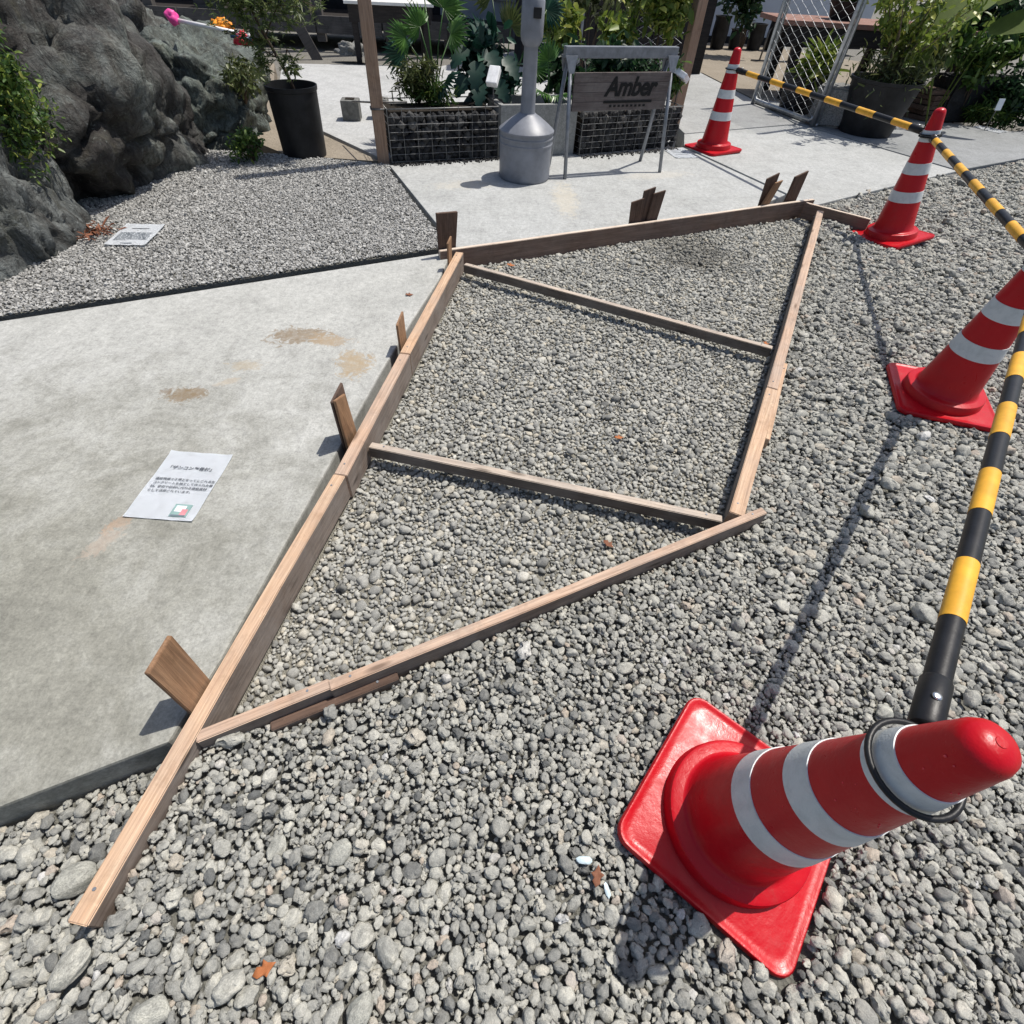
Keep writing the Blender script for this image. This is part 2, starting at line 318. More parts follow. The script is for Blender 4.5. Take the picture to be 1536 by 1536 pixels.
def add_tube(bm, pts, r, n=8, cap=True):
    pts = [Vector(p) for p in pts]; rs = r if isinstance(r, (list, tuple)) else [r] * len(pts)
    rings = []; ref = Vector((0, 0, 1))
    for i, p in enumerate(pts):
        d = (pts[min(i + 1, len(pts) - 1)] - pts[max(i - 1, 0)]).normalized()
        rf = ref if abs(d.dot(ref)) < 0.95 else Vector((1, 0, 0))
        u = d.cross(rf).normalized(); v = d.cross(u)
        rings.append([bm.verts.new(p + (u * math.cos(2 * math.pi * k / n) + v * math.sin(2 * math.pi * k / n)) * rs[i]) for k in range(n)])
    for a, b in zip(rings[:-1], rings[1:]):
        for k in range(n): bm.faces.new((a[k], a[(k + 1) % n], b[(k + 1) % n], b[k]))
    if cap and n > 2: bm.faces.new(rings[0][::-1]); bm.faces.new(rings[-1])
def tube(name, pts, r, mat, parent=None, n=10):
    bm = bmesh.new(); add_tube(bm, pts, r, n); o = bm_obj(name, bm, mat, parent, True)
    return o
def lathe(name, prof, mat, parent=None, n=40, smooth=True):
    bm = bmesh.new(); rings = []
    for (r, z) in prof:
        if r < 1e-5: rings.append([bm.verts.new((0, 0, z))])
        else: rings.append([bm.verts.new((r * math.cos(2 * math.pi * k / n), r * math.sin(2 * math.pi * k / n), z)) for k in range(n)])
    for a, b in zip(rings[:-1], rings[1:]):
        for k in range(n):
            k2 = (k + 1) % n
            if len(a) == 1 and len(b) == 1: continue
            if len(a) == 1: bm.faces.new((a[0], b[k2], b[k]))
            elif len(b) == 1: bm.faces.new((a[k], a[k2], b[0]))
            else: bm.faces.new((a[k], a[k2], b[k2], b[k]))
    o = bm_obj(name, bm, mat, parent, smooth)
    if smooth:
        o.data.set_sharp_from_angle(angle=rad(38))
    return o
def prism(name, poly, z0, z1, mat, parent=None, bevel=0.006):
    bm = bmesh.new(); vs_ = [bm.verts.new((x, y, z0)) for x, y in poly]
    f = bm.faces.new(vs_); ex = bmesh.ops.extrude_face_region(bm, geom=[f])
    for v in ex['geom']:
        if isinstance(v, bmesh.types.BMVert): v.co.z = z1
    return bm_obj(name, bm, mat, parent, False, bevel)
def np_mesh(name, V, F, mat, parent=None, smooth=False):
    me = bpy.data.meshes.new(name); V = np.asarray(V, np.float32); F = np.asarray(F, np.int32)
    k = F.shape[1]
    me.vertices.add(len(V)); me.vertices.foreach_set('co', V.ravel())
    me.loops.add(F.size); me.loops.foreach_set('vertex_index', F.ravel())
    me.polygons.add(len(F)); me.polygons.foreach_set('loop_start', np.arange(0, F.size, k, dtype=np.int32)); me.polygons.foreach_set('loop_total', np.full(len(F), k, np.int32))
    me.update(); me.validate()
    return link(name, me, mat, parent, smooth)

# ------------------------------------------------------------------ layout of the yard
Z0 = 0.03                      # slab level; pebbles outside the timber frame lie about z = 0
def lerp2(a, b, t): return (a[0] + (b[0] - a[0]) * t, a[1] + (b[1] - a[1]) * t)
SLAB = [(-0.445, 3.035), (-0.466, 2.66), (-0.526, 2.23), (-0.575, 1.81), (-0.631, 1.18), (-0.690, 0.53), (-0.722, 0.332), (-0.99, 0.19), (-2.6, -0.66), (-4.6, 0.60), (-2.28, 1.98)]
INNER = [(-0.685, 0.015), (-0.538, 1.155), (-0.466, 1.885), (-0.361, 2.942), (-0.364, 2.969), (1.945, 4.212), (1.993, 4.072), (0.713, 1.091), (-0.405, 0.48), (-0.656, 0.337)]
INNER = INNER[1:-1] + [(-0.644, 0.343)]
def inpoly(px, py, poly):
    r = np.zeros(px.shape, bool); n = len(poly)
    for i in range(n):
        x1, y1 = poly[i]; x2, y2 = poly[(i + 1) % n]
        c = ((y1 > py) != (y2 > py)) & (px < (x2 - x1) * (py - y1) / (y2 - y1 + 1e-12) + x1); r ^= c
    return r
def visible(x, y, z, m=360):
    X = Mc @ np.array([x, y, z - CAM_H]); ok = X[2] > 0.05
    u = 768 + 768 * X[0] / np.maximum(X[2], 0.05); v = 768 + 768 * X[1] / np.maximum(X[2], 0.05)
    return ok & (u > -m) & (u < 1536 + m) & (v > -m) & (v < 1536 + m)
_ph = rng.uniform(0, 6.28, (6, 2)); _dr = rng.normal(0, 1, (6, 2)) * 3.2
def undul(x, y):
    s = 0
    for k in range(6): s = s + np.sin(x * _dr[k, 0] + y * _dr[k, 1] + _ph[k, 0])
    return s / 6
def h_outer(x, y):
    left = np.clip((-(x + 0.70) + 0.13 * (y - 0.0)) / 0.05, 0, 1)       # low strip between slab and timber
    near = np.clip((0.45 * (x + 0.1) + 0.30 - y) / 0.5, 0, 1)
    def seg(ax, ay, bx, by):
        dx, dy = bx - ax, by - ay; t = np.clip(((x - ax) * dx + (y - ay) * dy) / (dx * dx + dy * dy), 0, 1); return np.hypot(x - ax - t * dx, y - ay - t * dy)
    bank = np.maximum(0.024 * np.exp(-(seg(-0.70, 0.02, -0.65, 0.33) / 0.28) ** 1.5), 0.008 * np.exp(-(seg(-0.64, 0.34, 0.80, 1.12) / 0.25) ** 1.5))      # stones heaped against the timbers
    return bank * (1 - left) + (0.004 + 0.009 * undul(x, y)) * (1 - left) + left * (-0.052 + 0.008 * undul(x * 2, y * 2)) + 0.006 * near * (1 - left)
def h_inner(x, y): return -0.036 + 0.008 * undul(x * 1.5 + 3, y * 1.5)

# ground sheets
gv = [(x, y, -0.11) for x, y in ((-120, -60), (120, -60), (120, 180), (-120, 180))]
g = np_mesh('ground', gv, [(0, 1, 2, 3)], 'ground_soil'); tag(g, kind='structure')
def sheet(name, hf, x0, x1, y0, y1, step, mat, off, poly=None):
    xs = np.arange(x0, x1 + step, step); ys = np.arange(y0, y1 + step, step)
    X, Y = np.meshgrid(xs, ys); Z = hf(X, Y) + off; nx = len(xs); ny = len(ys)
    V = np.stack([X.ravel(), Y.ravel(), Z.ravel()], 1)
    i, j = np.meshgrid(np.arange(nx - 1), np.arange(ny - 1)); b = (j * nx + i).ravel()
    F = np.stack([b, b + 1, b + 1 + nx, b + nx], 1)
    if poly is not None:
        cx = V[F].mean(1); F = F[inpoly(cx[:, 0], cx[:, 1], poly)]
    o = np_mesh(name, V, F, mat, None, True); tag(o, kind='structure'); return o
OUT_POLY = [(-4, -2.2), (7.5, -2.2), (7.5, 7.93), (4.81, 6.16), (2.86, 4.93), (2.04, 4.32), (2.0, 4.06), (0.70, 1.08), (-0.40, 0.47), (-0.70, 0.33), (-0.99, 0.22), (-2.6, -0.6)]
sheet('gravel_bed', h_outer, -3.2, 7.5, -1.6, 7.9, 0.06, 'bed_soil', -0.017, OUT_POLY)
sheet('frame_bed', h_inner, -0.72, 2.1, 0.3, 4.3, 0.05, 'grit', -0.0045)

# slabs
tag(prism('concrete_slab', SLAB, -0.13, Z0, 'slab_concrete', bevel=0.008), kind='structure')
PATH = [(-0.475, 3.105), (-0.615, 3.395), (-1.09, 4.40), (-1.12, 4.55), (-1.95, 4.62), (-3.2, 4.6), (-4.4, 3.0), (-4.4, 0.81)]
YARD_L = [(-0.415, 3.06), (1.60, 4.16), (1.905, 4.49), (1.325, 5.66), (1.23, 5.62), (-1.12, 4.535), (-1.06, 4.41), (-0.565, 3.375)]
YARD_R = [(1.92, 4.33), (2.05, 4.28), (2.86, 4.87), (3.745, 5.50), (2.97, 6.665), (2.755, 6.91), (1.42, 6.15), (1.34, 5.70), (1.935, 4.50)]
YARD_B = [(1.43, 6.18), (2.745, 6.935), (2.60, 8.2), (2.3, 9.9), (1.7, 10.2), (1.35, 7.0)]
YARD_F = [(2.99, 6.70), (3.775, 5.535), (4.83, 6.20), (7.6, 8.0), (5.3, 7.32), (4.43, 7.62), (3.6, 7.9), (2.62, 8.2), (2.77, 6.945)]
for p, mt in ((YARD_L, 'yard_concrete'), (YARD_R, 'yard_concrete'), (YARD_B, 'shaded_concrete'), (YARD_F, 'damp_concrete')):
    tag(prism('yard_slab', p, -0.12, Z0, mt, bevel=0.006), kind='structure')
STRIP = [(-1.19, 4.68), (-1.0, 4.75), (-1.25, 6.5), (-1.5, 8.9), (-3.3, 8.4), (-2.85, 7.0), (-2.2, 5.7)]
tag(prism('path_slab', STRIP, -0.12, Z0 - 0.004, 'far_concrete', bevel=0.006), kind='structure')
SAND = [(-1.95, 4.66), (-1.22, 4.66), (-2.22, 5.66), (-2.9, 7.0), (-3.4, 8.4), (-4.2, 8.4), (-3.0, 5.5)]
tag(prism('sandy_strip', SAND, -0.12, Z0 - 0.012, 'sandy_soil', bevel=0), kind='structure')
tag(prism('path_bed', PATH, -0.12, Z0 - 0.008, 'bed_soil', bevel=0), kind='structure')
GAP = [(-0.44, 3.02), (-0.50, 3.13), (-4.45, 0.85), (-4.45, 0.62)]
tag(prism('joint_strip', GAP, -0.125, -0.03, 'dark_soil', bevel=0), kind='structure')  # added dark strip, its colour standing for shade at the gravel's edge
GAP2 = [(-0.40, 3.02), (-0.37, 2.93), (-0.50, 1.88), (-0.57, 1.15), (-0.69, 0.25), (-0.76, 0.25), (-0.70, 0.53), (-0.64, 1.18), (-0.585, 1.81), (-0.475, 2.66)]
tag(prism('joint_strip', GAP2, -0.124, -0.035, 'dark_soil', bevel=0), kind='structure')
BACKP = [(1.75, 10.25), (2.35, 9.95), (2.65, 8.24), (3.6, 7.94), (6.0, 12), (3.5, 14.5), (1.0, 14), (-0.2, 11.2)]
tag(prism('dirt_yard', BACKP, -0.12, Z0 - 0.008, 'sandy_soil', bevel=0), kind='structure')
GBED = [(-1.1, 4.75), (-0.3, 5.12), (1.3, 5.9), (1.35, 7.0), (1.7, 10.2), (-0.3, 11.2), (-1.45, 8.9), (-1.2, 6.5), (-0.98, 4.8)]
tag(prism('planting_soil', GBED, -0.12, Z0 - 0.014, 'far_concrete', bevel=0), kind='structure')

# ------------------------------------------------------------------ gravel: points + geometry-node pebbles
def pebble_group(name, mat, nproto, angular=False, sub=3):
    ng = bpy.data.node_groups.new(name, 'GeometryNodeTree')
    ng.interface.new_socket('Geometry', in_out='INPUT', socket_type='NodeSocketGeometry')
    ng.interface.new_socket('Geometry', in_out='OUTPUT', socket_type='NodeSocketGeometry')
    A = ng.nodes.new; L = ng.links.new
    gi, go = A('NodeGroupInput'), A('NodeGroupOutput'); join = A('GeometryNodeJoinGeometry')
    for k in range(nproto):
        ico = A('GeometryNodeMeshIcoSphere'); ico.inputs['Radius'].default_value = 0.5; ico.inputs['Subdivisions'].default_value = sub
        pos = A('GeometryNodeInputPosition'); add = A('ShaderNodeVectorMath'); add.operation = 'ADD'; add.inputs[1].default_value = (k * 7.3, k * 3.1, k * 5.7)
        L(pos.outputs[0], add.inputs[0])
        nz = A('ShaderNodeTexNoise'); nz.inputs['Scale'].default_value = (1.9 if k % 3 else 2.7) if not angular else 2.6; nz.inputs['Detail'].default_value = 2.0 if not angular else 1.0
        L(add.outputs[0], nz.inputs['Vector'])
        sub_ = A('ShaderNodeVectorMath'); sub_.operation = 'SUBTRACT'; sub_.inputs[1].default_value = (0.5, 0.5, 0.5); L(nz.outputs['Color'], sub_.inputs[0])
        scl = A('ShaderNodeVectorMath'); scl.operation = 'SCALE'; scl.inputs['Scale'].default_value = (0.78 if k % 3 else 1.05) if not angular else 1.0; L(sub_.outputs[0], scl.inputs[0])
        sp_ = A('GeometryNodeSetPosition'); L(ico.outputs[0], sp_.inputs[0]); L(scl.outputs[0], sp_.inputs['Offset'])
        sm = A('GeometryNodeSetShadeSmooth'); sm.inputs['Shade Smooth'].default_value = not angular; L(sp_.outputs[0], sm.inputs[0])
        mt = A('GeometryNodeSetMaterial'); mt.inputs['Material'].default_value = MAT[mat]; L(sm.outputs[0], mt.inputs[0])
        g2i = A('GeometryNodeGeometryToInstance'); L(mt.outputs[0], g2i.inputs[0]); L(g2i.outputs[0], join.inputs[0])
    iop = A('GeometryNodeInstanceOnPoints'); iop.inputs['Pick Instance'].default_value = True
    L(gi.outputs[0], iop.inputs['Points']); L(join.outputs[0], iop.inputs['Instance'])
    for nm, ty, sock in (('idx', 'INT', 'Instance Index'), ('rot', 'FLOAT_VECTOR', 'Rotation'), ('scl', 'FLOAT_VECTOR', 'Scale')):
        na = A('GeometryNodeInputNamedAttribute'); na.data_type = ty; na.inputs[0].default_value = nm
        L(na.outputs[0], iop.inputs[sock])
    L(iop.outputs[0], go.inputs[0]); return ng
NP_ = 9
def scatter_obj(name, P, S, Rr, group, label, cat):
    me = bpy.data.meshes.new(name); me.vertices.add(len(P)); me.vertices.foreach_set('co', P.astype(np.float32).ravel())
    for nm, ty, arr, key in (('rot', 'FLOAT_VECTOR', Rr, 'vector'), ('scl', 'FLOAT_VECTOR', S, 'vector'), ('idx', 'INT', rng.integers(0, NP_, len(P)), 'value')):
        a = me.attributes.new(nm, ty, 'POINT'); a.data.foreach_set(key, np.ascontiguousarray(arr).ravel().astype(np.float32 if ty != 'INT' else np.int32))
    o = bpy.data.objects.new(name, me); COL.objects.link(o)
    md = o.modifiers.new('pebbles', 'NODES'); md.node_group = group
    tag(o, label, cat, kind='stuff'); return o

CONES = [((0.514, 0.261, 0.010), 0.955, (0.034, -0.080), 'traffic cone standing nearest to the overhanging end of the front timber, alone on bare pebbles'),
         ((1.794, 1.925, 0.010), -0.271, (-0.016, -0.018), 'traffic cone on pebbles abreast of the middle of the timber frame'),
         ((2.412, 3.812, 0.008), 0.477, (-0.133, 0.050), 'traffic cone at the end of the short brown board, base partly sunk in pebbles'),
         ((1.592, 5.655, 0.030), 0.566, (-0.034, 0.006), 'traffic cone standing on the concrete slab next to a channel joint')]
RES = 0.003
class Occ:
    def __init__(s, x0, x1, y0, y1):
        s.x0, s.y0 = x0, y0; s.nx = int((x1 - x0) / RES) + 2; s.ny = int((y1 - y0) / RES) + 2; s.g = np.zeros((s.ny, s.nx), bool)
    def at(s, x, y):
        i = np.clip(((x - s.x0) / RES).astype(int), 0, s.nx - 1); j = np.clip(((y - s.y0) / RES).astype(int), 0, s.ny - 1); return s.g[j, i]
    def disks(s, x, y, r):
        for a, b, c in zip(x, y, r):
            i = (a - s.x0) / RES; j = (b - s.y0) / RES; q = c / RES; k = int(q) + 1
            i0, j0 = int(i), int(j); ja, jb, ia, ib = max(j0 - k, 0), min(j0 + k + 1, s.ny), max(i0 - k, 0), min(i0 + k + 1, s.nx)
            if jb <= ja or ib <= ia: continue
            yy = np.arange(ja, jb)[:, None] - j; xx = np.arange(ia, ib)[None, :] - i
            s.g[ja:jb, ia:ib] |= (yy * yy + xx * xx) < q * q
def hexgrid(x0, x1, y0, y1, s, jit):
    nx = int((x1 - x0) / s) + 1; ny = int((y1 - y0) / (s * 0.866)) + 1
    i, j = np.meshgrid(np.arange(nx), np.arange(ny)); x = x0 + (i + 0.5 * (j % 2)) * s; y = y0 + j * s * 0.866
    x = x.ravel(); y = y.ravel(); n = len(x)
    return x + rng.uniform(-jit, jit, n) * s, y + rng.uniform(-jit, jit, n) * s
def size_field(x, y):      # coarser stones collect at the near end of the long timber and outside the frame
    return 0.92 + 0.34 * np.clip((0.25 - y - 0.25 * (x + 0.3)) / 0.5, 0, 1) + 0.22 * np.clip((x - 0.75) / 0.5, 0, 1) + 0.10 * undul(x * 1.3 + 5, y * 1.3)
def cone_cap(x, y, z, half):
    for (c, yaw, tl, lb) in CONES[:3]:
        dx, dy = x - c[0], y - c[1]; u = dx * math.cos(yaw) + dy * math.sin(yaw); v = -dx * math.sin(yaw) + dy * math.cos(yaw)
        ins = (np.abs(u) < 0.198) & (np.abs(v) < 0.198)
        pl = c[2] - (tl[0] * dx + tl[1] * dy) - 0.003 - half
        z = np.where(ins, np.minimum(z, pl), z)
    return z
def gravel(mask, bounds, hf, classes, extra=(), outer=False):
    """classes: (mean d, spread, grid spacing, keep probability, test radius factor)"""
    x0, x1, y0, y1 = bounds; occ = Occ(x0, x1, y0, y1)
    for (x, y, r) in extra: occ.disks([x], [y], [r])
    P, S, Rr = [], [], []
    for ci, (d, spd, gs, keep, tf, sink) in enumerate(classes):
        x, y = hexgrid(x0, x1, y0, y1, gs, 0.36)
        k = rng.random(len(x)) < keep; x, y = x[k], y[k]
        z = hf(x, y); k = visible(x, y, z); x, y, z = x[k], y[k], z[k]
        dd = d * np.clip(rng.lognormal(0, spd, len(x)), 0.55, 1.75)
        if outer: dd = dd * size_field(x, y)
        k = mask(x, y, dd * 0.5); x, y, z, dd = x[k], y[k], z[k], dd[k]
        bad = occ.at(x, y)
        for t in range(6):
            bad |= occ.at(x + np.cos(t * 1.047) * dd * tf, y + np.sin(t * 1.047) * dd * tf)
        k = ~bad; x, y, z, dd = x[k], y[k], z[k], dd[k]; n = len(x)
        if ci < len(classes) - 1: occ.disks(x, y, dd * 0.46)
        a = rng.uniform(0.66, 0.98, n); b = rng.uniform(0.46, 0.80, n)
        sx = dd * 1.12
        zz = z + dd * b * sink + rng.normal(0, 0.20 if outer else 0.13, n) * dd
        if outer: zz = cone_cap(x, y, zz, dd * b * 0.5)
        P.append(np.stack([x, y, zz], 1))
        S.append(np.stack([sx, sx * a, sx * b], 1))
        Rr.append(np.stack([rng.normal(0, 0.28, n), rng.normal(0, 0.28, n), rng.uniform(0, 6.283, n)], 1))
    return np.concatenate(P), np.concatenate(S), np.concatenate(Rr)

# timbers: centre line ends, width, top z, height, material (see formwork below)
def off(p, q, s):
    d = Vector((q[0] - p[0], q[1] - p[1])).normalized(); return Vector((-d.y, d.x)) * s
TIMBERS = [
    ((-0.7065, 0.0165), (-0.5620, 1.1525), 0.039, 0.070, 0.098, 'fresh_lumber', 'long pale timber running past the slab corner into the pebbles'),
    ((-0.5590, 1.1545), (-0.4905, 1.8815), 0.043, 0.069, 0.105, 'pink_lumber', 'weathered pinkish timber between the two pale ones along the slab'),
    ((-0.4895, 1.8845), (-0.3885, 2.9300), 0.043, 0.070, 0.105, 'fresh_lumber', 'pale timber along the slab ending at the long brown board'),
    ((-0.498, 2.920), (2.024, 4.2665), 0.026, 0.074, 0.118, 'board_edge', 'long brown board along the edge of the yard slab'),
    ((1.945, 4.190), (2.300, 3.928), 0.026, 0.072, 0.100, 'board_edge', 'short brown board sticking out towards the traffic cone'),
    ((0.708, 1.104), (1.026, 1.818), 0.046, 0.066, 0.095, 'fresh_lumber', None),
    ((1.027, 1.820), (2.000, 4.045), 0.042, 0.068, 0.095, 'pink_lumber', None),
    ((-0.648, 0.336), (-0.398, 0.474), 0.027, 0.066, 0.085, 'pink_lumber', 'short pinkish piece at the splice'),
    ((-0.396, 0.466), (0.802, 1.1265), 0.027, 0.070, 0.095, 'pink_lumber', None),
    ((-0.512, 1.340), (0.672, 1.105), 0.030, 0.040, 0.045, 'grey_lumber', None),
    ((-0.350, 2.852), (1.142, 2.188), 0.030, 0.043, 0.045, 'grey_lumber', None),
    ((-0.520, 0.392), (-0.258, 0.533), 0.022, 0.030, 0.070, 'stake_wood', 'dark splice board along the outer side'),
    ((0.920, 1.500), (1.150, 2.035), 0.018, 0.058, 0.070, 'fresh_lumber', 'thin splice board along the outer side'),
]
# the last two are nudged beside their neighbour
def shift(i, s):
    t = list(TIMBERS[i]); o = off(t[0], t[1], s); t[0] = (t[0][0] + o.x, t[0][1] + o.y); t[1] = (t[1][0] + o.x, t[1][1] + o.y); TIMBERS[i] = tuple(t)
shift(11, -0.013); shift(12, 0.0)
def near_timber(x, y, r):
    bad = np.zeros(x.shape, bool)
    for (p, q, wd, zt, hh, mt, lb) in TIMBERS:
        if zt - hh > -0.02: continue
        d = np.array(q) - np.array(p); Ln = np.hypot(*d); d = d / Ln
        u = (x - p[0]) * d[0] + (y - p[1]) * d[1]; v = -(x - p[0]) * d[1] + (y - p[1]) * d[0]
        bad |= (u > -r * 0.8) & (u < Ln + r * 0.8) & (np.abs(v) < wd / 2 + r * 0.72)
    return bad
def shrink_ok(x, y, poly, r):   # keep clear of a polygon by about r
    bad = inpoly(x, y, poly)
    for t in range(6): bad |= inpoly(x + np.cos(t * 1.047) * r * 0.8, y + np.sin(t * 1.047) * r * 0.8, poly)
    return ~bad
BIG = [  # individually placed cobbles: x, y, length, yaw
    (-0.815, 0.085, 0.075, 0.6, 0.75), (-0.705, -0.035, 0.072, 1.1, 0.55), (-0.545, -0.088, 0.060, 0.35, 0.6), (-0.200, -0.070, 0.052, 1.0, 0.8),
    (0.235, -0.150, 0.050, 1.3, 0.8), (0.695, -0.065, 0.055, 0.9, 0.75), (-0.42, 0.155, 0.045, 1.2, 0.5), (-0.295, 0.155, 0.052, 1.0, 0.45),
    (0.315, 0.585, 0.042, 0.4, 0.85), (0.95, 0.52, 0.045, 0.2, 0.7), (1.20, 1.62, 0.055, 0.2, 0.7), (1.30, 1.75, 0.060, 0.5, 0.7), (0.78, 0.92, 0.045, 0.9, 0.8), (1.42, 1.35, 0.05, 0.3, 0.7)]
LEAVES = []
def mask_out(x, y, r):
    m = inpoly(x, y, OUT_POLY) | ((x > -0.72) & (y < 0.33) & (y > -1.5)) | (y < -0.6)
    m &= shrink_ok(x, y, SLAB, r) & shrink_ok(x, y, INNER, r) & ~near_timber(x, y, r)
    m &= ~((x < -0.70) & (y > 0.02 - (x + 0.7) * -0.52 + 0.31)); return m
def mask_in(x, y, r): return inpoly(x, y, INNER) & ~near_timber(x, y, r)
def mask_path(x, y, r): return inpoly(x, y, PATH)
ex = [(b[0], b[1], b[2] * 0.42) for b in BIG]
gA = pebble_group('pebbles_outer', 'pebble_outer', NP_); gB = pebble_group('pebbles_inner', 'pebble_inner', NP_, sub=2); gC = pebble_group('chips', 'chip_path', NP_, True, 1)
P, S, Rr = gravel(mask_out, (-2.2, 5.8, -1.1, 6.8), h_outer,
    [(0.036, 0.22, 0.085, 0.22, 0.40, 0.12), (0.0235, 0.20, 0.031, 0.55, 0.40, 0.08), (0.0165, 0.20, 0.0175, 0.85, 0.36, 0.05), (0.0105, 0.25, 0.0104, 0.95, 0.22, -0.02)], ex, True)
n_out = len(P)
scatter_obj('gravel', P, S, Rr, gA, 'loose rounded grey pebbles around the traffic cones and outside the timber frame', 'gravel')
P, S, Rr = gravel(mask_in, (-0.7, 2.05, 0.3, 4.3), h_inner,
    [(0.030, 0.2, 0.11, 0.12, 0.40, 0.1), (0.0215, 0.22, 0.030, 0.5, 0.40, 0.08), (0.0155, 0.22, 0.0170, 0.8, 0.36, 0.04), (0.0090, 0.25, 0.0100, 0.75, 0.22, -0.05)])
n_in = len(P)
scatter_obj('fine_gravel', P, S, Rr, gB, 'finer grey gravel filling the inside of the timber frame', 'gravel')
P, S, Rr = gravel(mask_path, (-4.2, -0.4, 1.0, 4.7), lambda x, y: Z0 - 0.001 + 0.004 * undul(x * 2, y * 2),
    [(0.0135, 0.22, 0.0125, 0.8, 0.3, 0.05), (0.010, 0.2, 0.0100, 0.8, 0.30, 0.0)])
n_path = len(P)
scatter_obj('path_gravel', P, S, Rr, gC, 'pale crushed stone surface of the path between boulders and slab', 'gravel')
print('pebbles', n_out, n_in, n_path)

# ------------------------------------------------------------------ formwork of timbers (one nailed frame)
frame = empty('timber_formwork', (0.4, 1.9, -0.02)); tag(frame, 'nailed timber formwork frame lying around the fine gravel', 'formwork')
for (p, q, wd, zt, hh, mt, lb) in TIMBERS:
    Ln = math.hypot(q[0] - p[0], q[1] - p[1]); bm = bmesh.new()
    nseg = max(2, int(Ln / 0.16)); 
    for k in range(nseg + 1): pass
    add_box(bm, (0, 0, 0), (Ln, wd, hh))
    bmesh.ops.bevel(bm, geom=list(bm.edges), offset=0.0022, segments=2, affect='EDGES')
    bmesh.ops.subdivide_edges(bm, edges=[e for e in bm.edges if abs(e.verts[0].co.x - e.verts[1].co.x) > Ln * 0.8], cuts=nseg)
    sd = random.uniform(0, 50)
    for v in bm.verts:     # sawn timber is never quite straight
        v.co.y += 0.0022 * mnoise.noise((v.co.x * 2.2 + sd, 0, 0)) + 0.0006 * mnoise.noise((v.co.x * 25 + sd, v.co.y * 90, v.co.z * 60))
        v.co.z += 0.0020 * mnoise.noise((v.co.x * 1.7 + sd, 9, 0)) + 0.0005 * mnoise.noise((v.co.x * 25 + sd, v.co.y * 90, 7))
    bm.normal_update()
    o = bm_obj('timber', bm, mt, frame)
    o.data.materials.append(MAT['side_shaded' if mt == 'grey_lumber' else 'brown_board' if mt == 'board_edge' else 'side_lumber'])
    for pl in o.data.polygons:      # broad faces are weathered, their shade partly painted in; the sawn edge is fresh
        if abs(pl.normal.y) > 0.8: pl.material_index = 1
    o.location = ((p[0] + q[0]) / 2 - frame.location.x, (p[1] + q[1]) / 2 - frame.location.y, zt - hh / 2 - frame.location.z)
    o.rotation_euler = (0, 0, math.atan2(q[1] - p[1], q[0] - p[0]))
    if lb: o['label'] = lb
    nh = 2 if Ln > 0.6 else 1
    for k in range(nh):    # nail heads near the ends
        bm = bmesh.new(); bmesh.ops.create_cone(bm, cap_ends=True, segments=8, radius1=0.0032, radius2=0.0032, depth=0.003)
        nl = bm_obj('nail', bm, 'stand_steel', o); nl.location = ((-1) ** k * (Ln / 2 - 0.05), wd * 0.12, hh / 2)

# stakes: the two bottom corners of the broad face, the two top corners, thickness
def stake(bl, br, tl, tr, th, mat, label, slant=0.0):
    bl, br, tl, tr = map(Vector, (bl, br, tl, tr))
    base = (bl + br) / 2; e = empty('wooden_stake', (base.x, base.y, -0.05)); tag(e, label, 'stake', 'stakes holding the timber formwork')
    dn = lambda t, b: b + (b - t).normalized() * (b.z + 0.06) / max(0.2, (t - b).normalized().z)
    n = (br - bl).cross(tl - bl).normalized() * th
    bm = bmesh.new()
    qs = [dn(tl, bl), dn(tr, br), tr, tl]; f = [bm.verts.new(v - e.location) for v in qs]; b = [bm.verts.new(v + n - e.location) for v in qs]
    bm.faces.new(f); bm.faces.new(b[::-1])
    for k in range(4): bm.faces.new((f[k], b[k], b[(k + 1) % 4], f[(k + 1) % 4]))
    bmesh.ops.bevel(bm, geom=list(bm.edges), offset=0.0015, segments=2, affect='EDGES')
    xa = ((tl + tr) / 2 - base).normalized(); za = n.normalized(); ya = za.cross(xa).normalized(); za = xa.cross(ya)
    Mx = Matrix((xa, ya, za)).transposed().to_4x4(); bm.transform(Mx.inverted())
    o = bm_obj('blade', bm, mat, e); o.matrix_local = Mx; return e
stake((-0.690, 0.385, 0.03), (-0.684, 0.462, 0.03), (-0.712, 0.400, 0.235), (-0.700, 0.480, 0.245), 0.012, 'stake_tan', 'broad brown stake beside the slab corner where the long timber sticks out')
stake((-0.598, 1.330, 0.03), (-0.578, 1.395, 0.03), (-0.600, 1.330, 0.226), (-0.590, 1.400, 0.205), 0.010, 'stake_tan', 'tan stake with dark nail marks, front one of the pair on the weathered pinkish timber')
stake((-0.612, 1.338, 0.03), (-0.592, 1.420, 0.03), (-0.613, 1.335, 0.215), (-0.603, 1.430, 0.228), 0.009, 'stake_wood', 'dark brown stake, rear one of the pair on the weathered pinkish timber')
stake((-0.528, 1.940, 0.03), (-0.518, 2.020, 0.03), (-0.530, 1.942, 0.160), (-0.524, 2.040, 0.172), 0.009, 'stake_tan', 'single short tan stake beside the muddy stain on the slab')
stake((-0.512, 2.962, 0.03), (-0.428, 3.006, 0.03), (-0.515, 2.962, 0.250), (-0.408, 3.010, 0.250), 0.020, 'stake_wood', 'dark square stake at the corner of path, slab and long brown board')
stake((-0.434, 2.775, 0.03), (-0.426, 2.825, 0.03), (-0.436, 2.788, 0.165), (-0.424, 2.840, 0.185), 0.010, 'stake_tan', 'narrow stake on the slab just in front of the dark corner stake')
stake((0.612, 3.562, 0.03), (0.690, 3.602, 0.03), (0.600, 3.560, 0.185), (0.680, 3.605, 0.200), 0.012, 'stake_wood', 'shortest of three dark stakes behind the middle of the brown board')
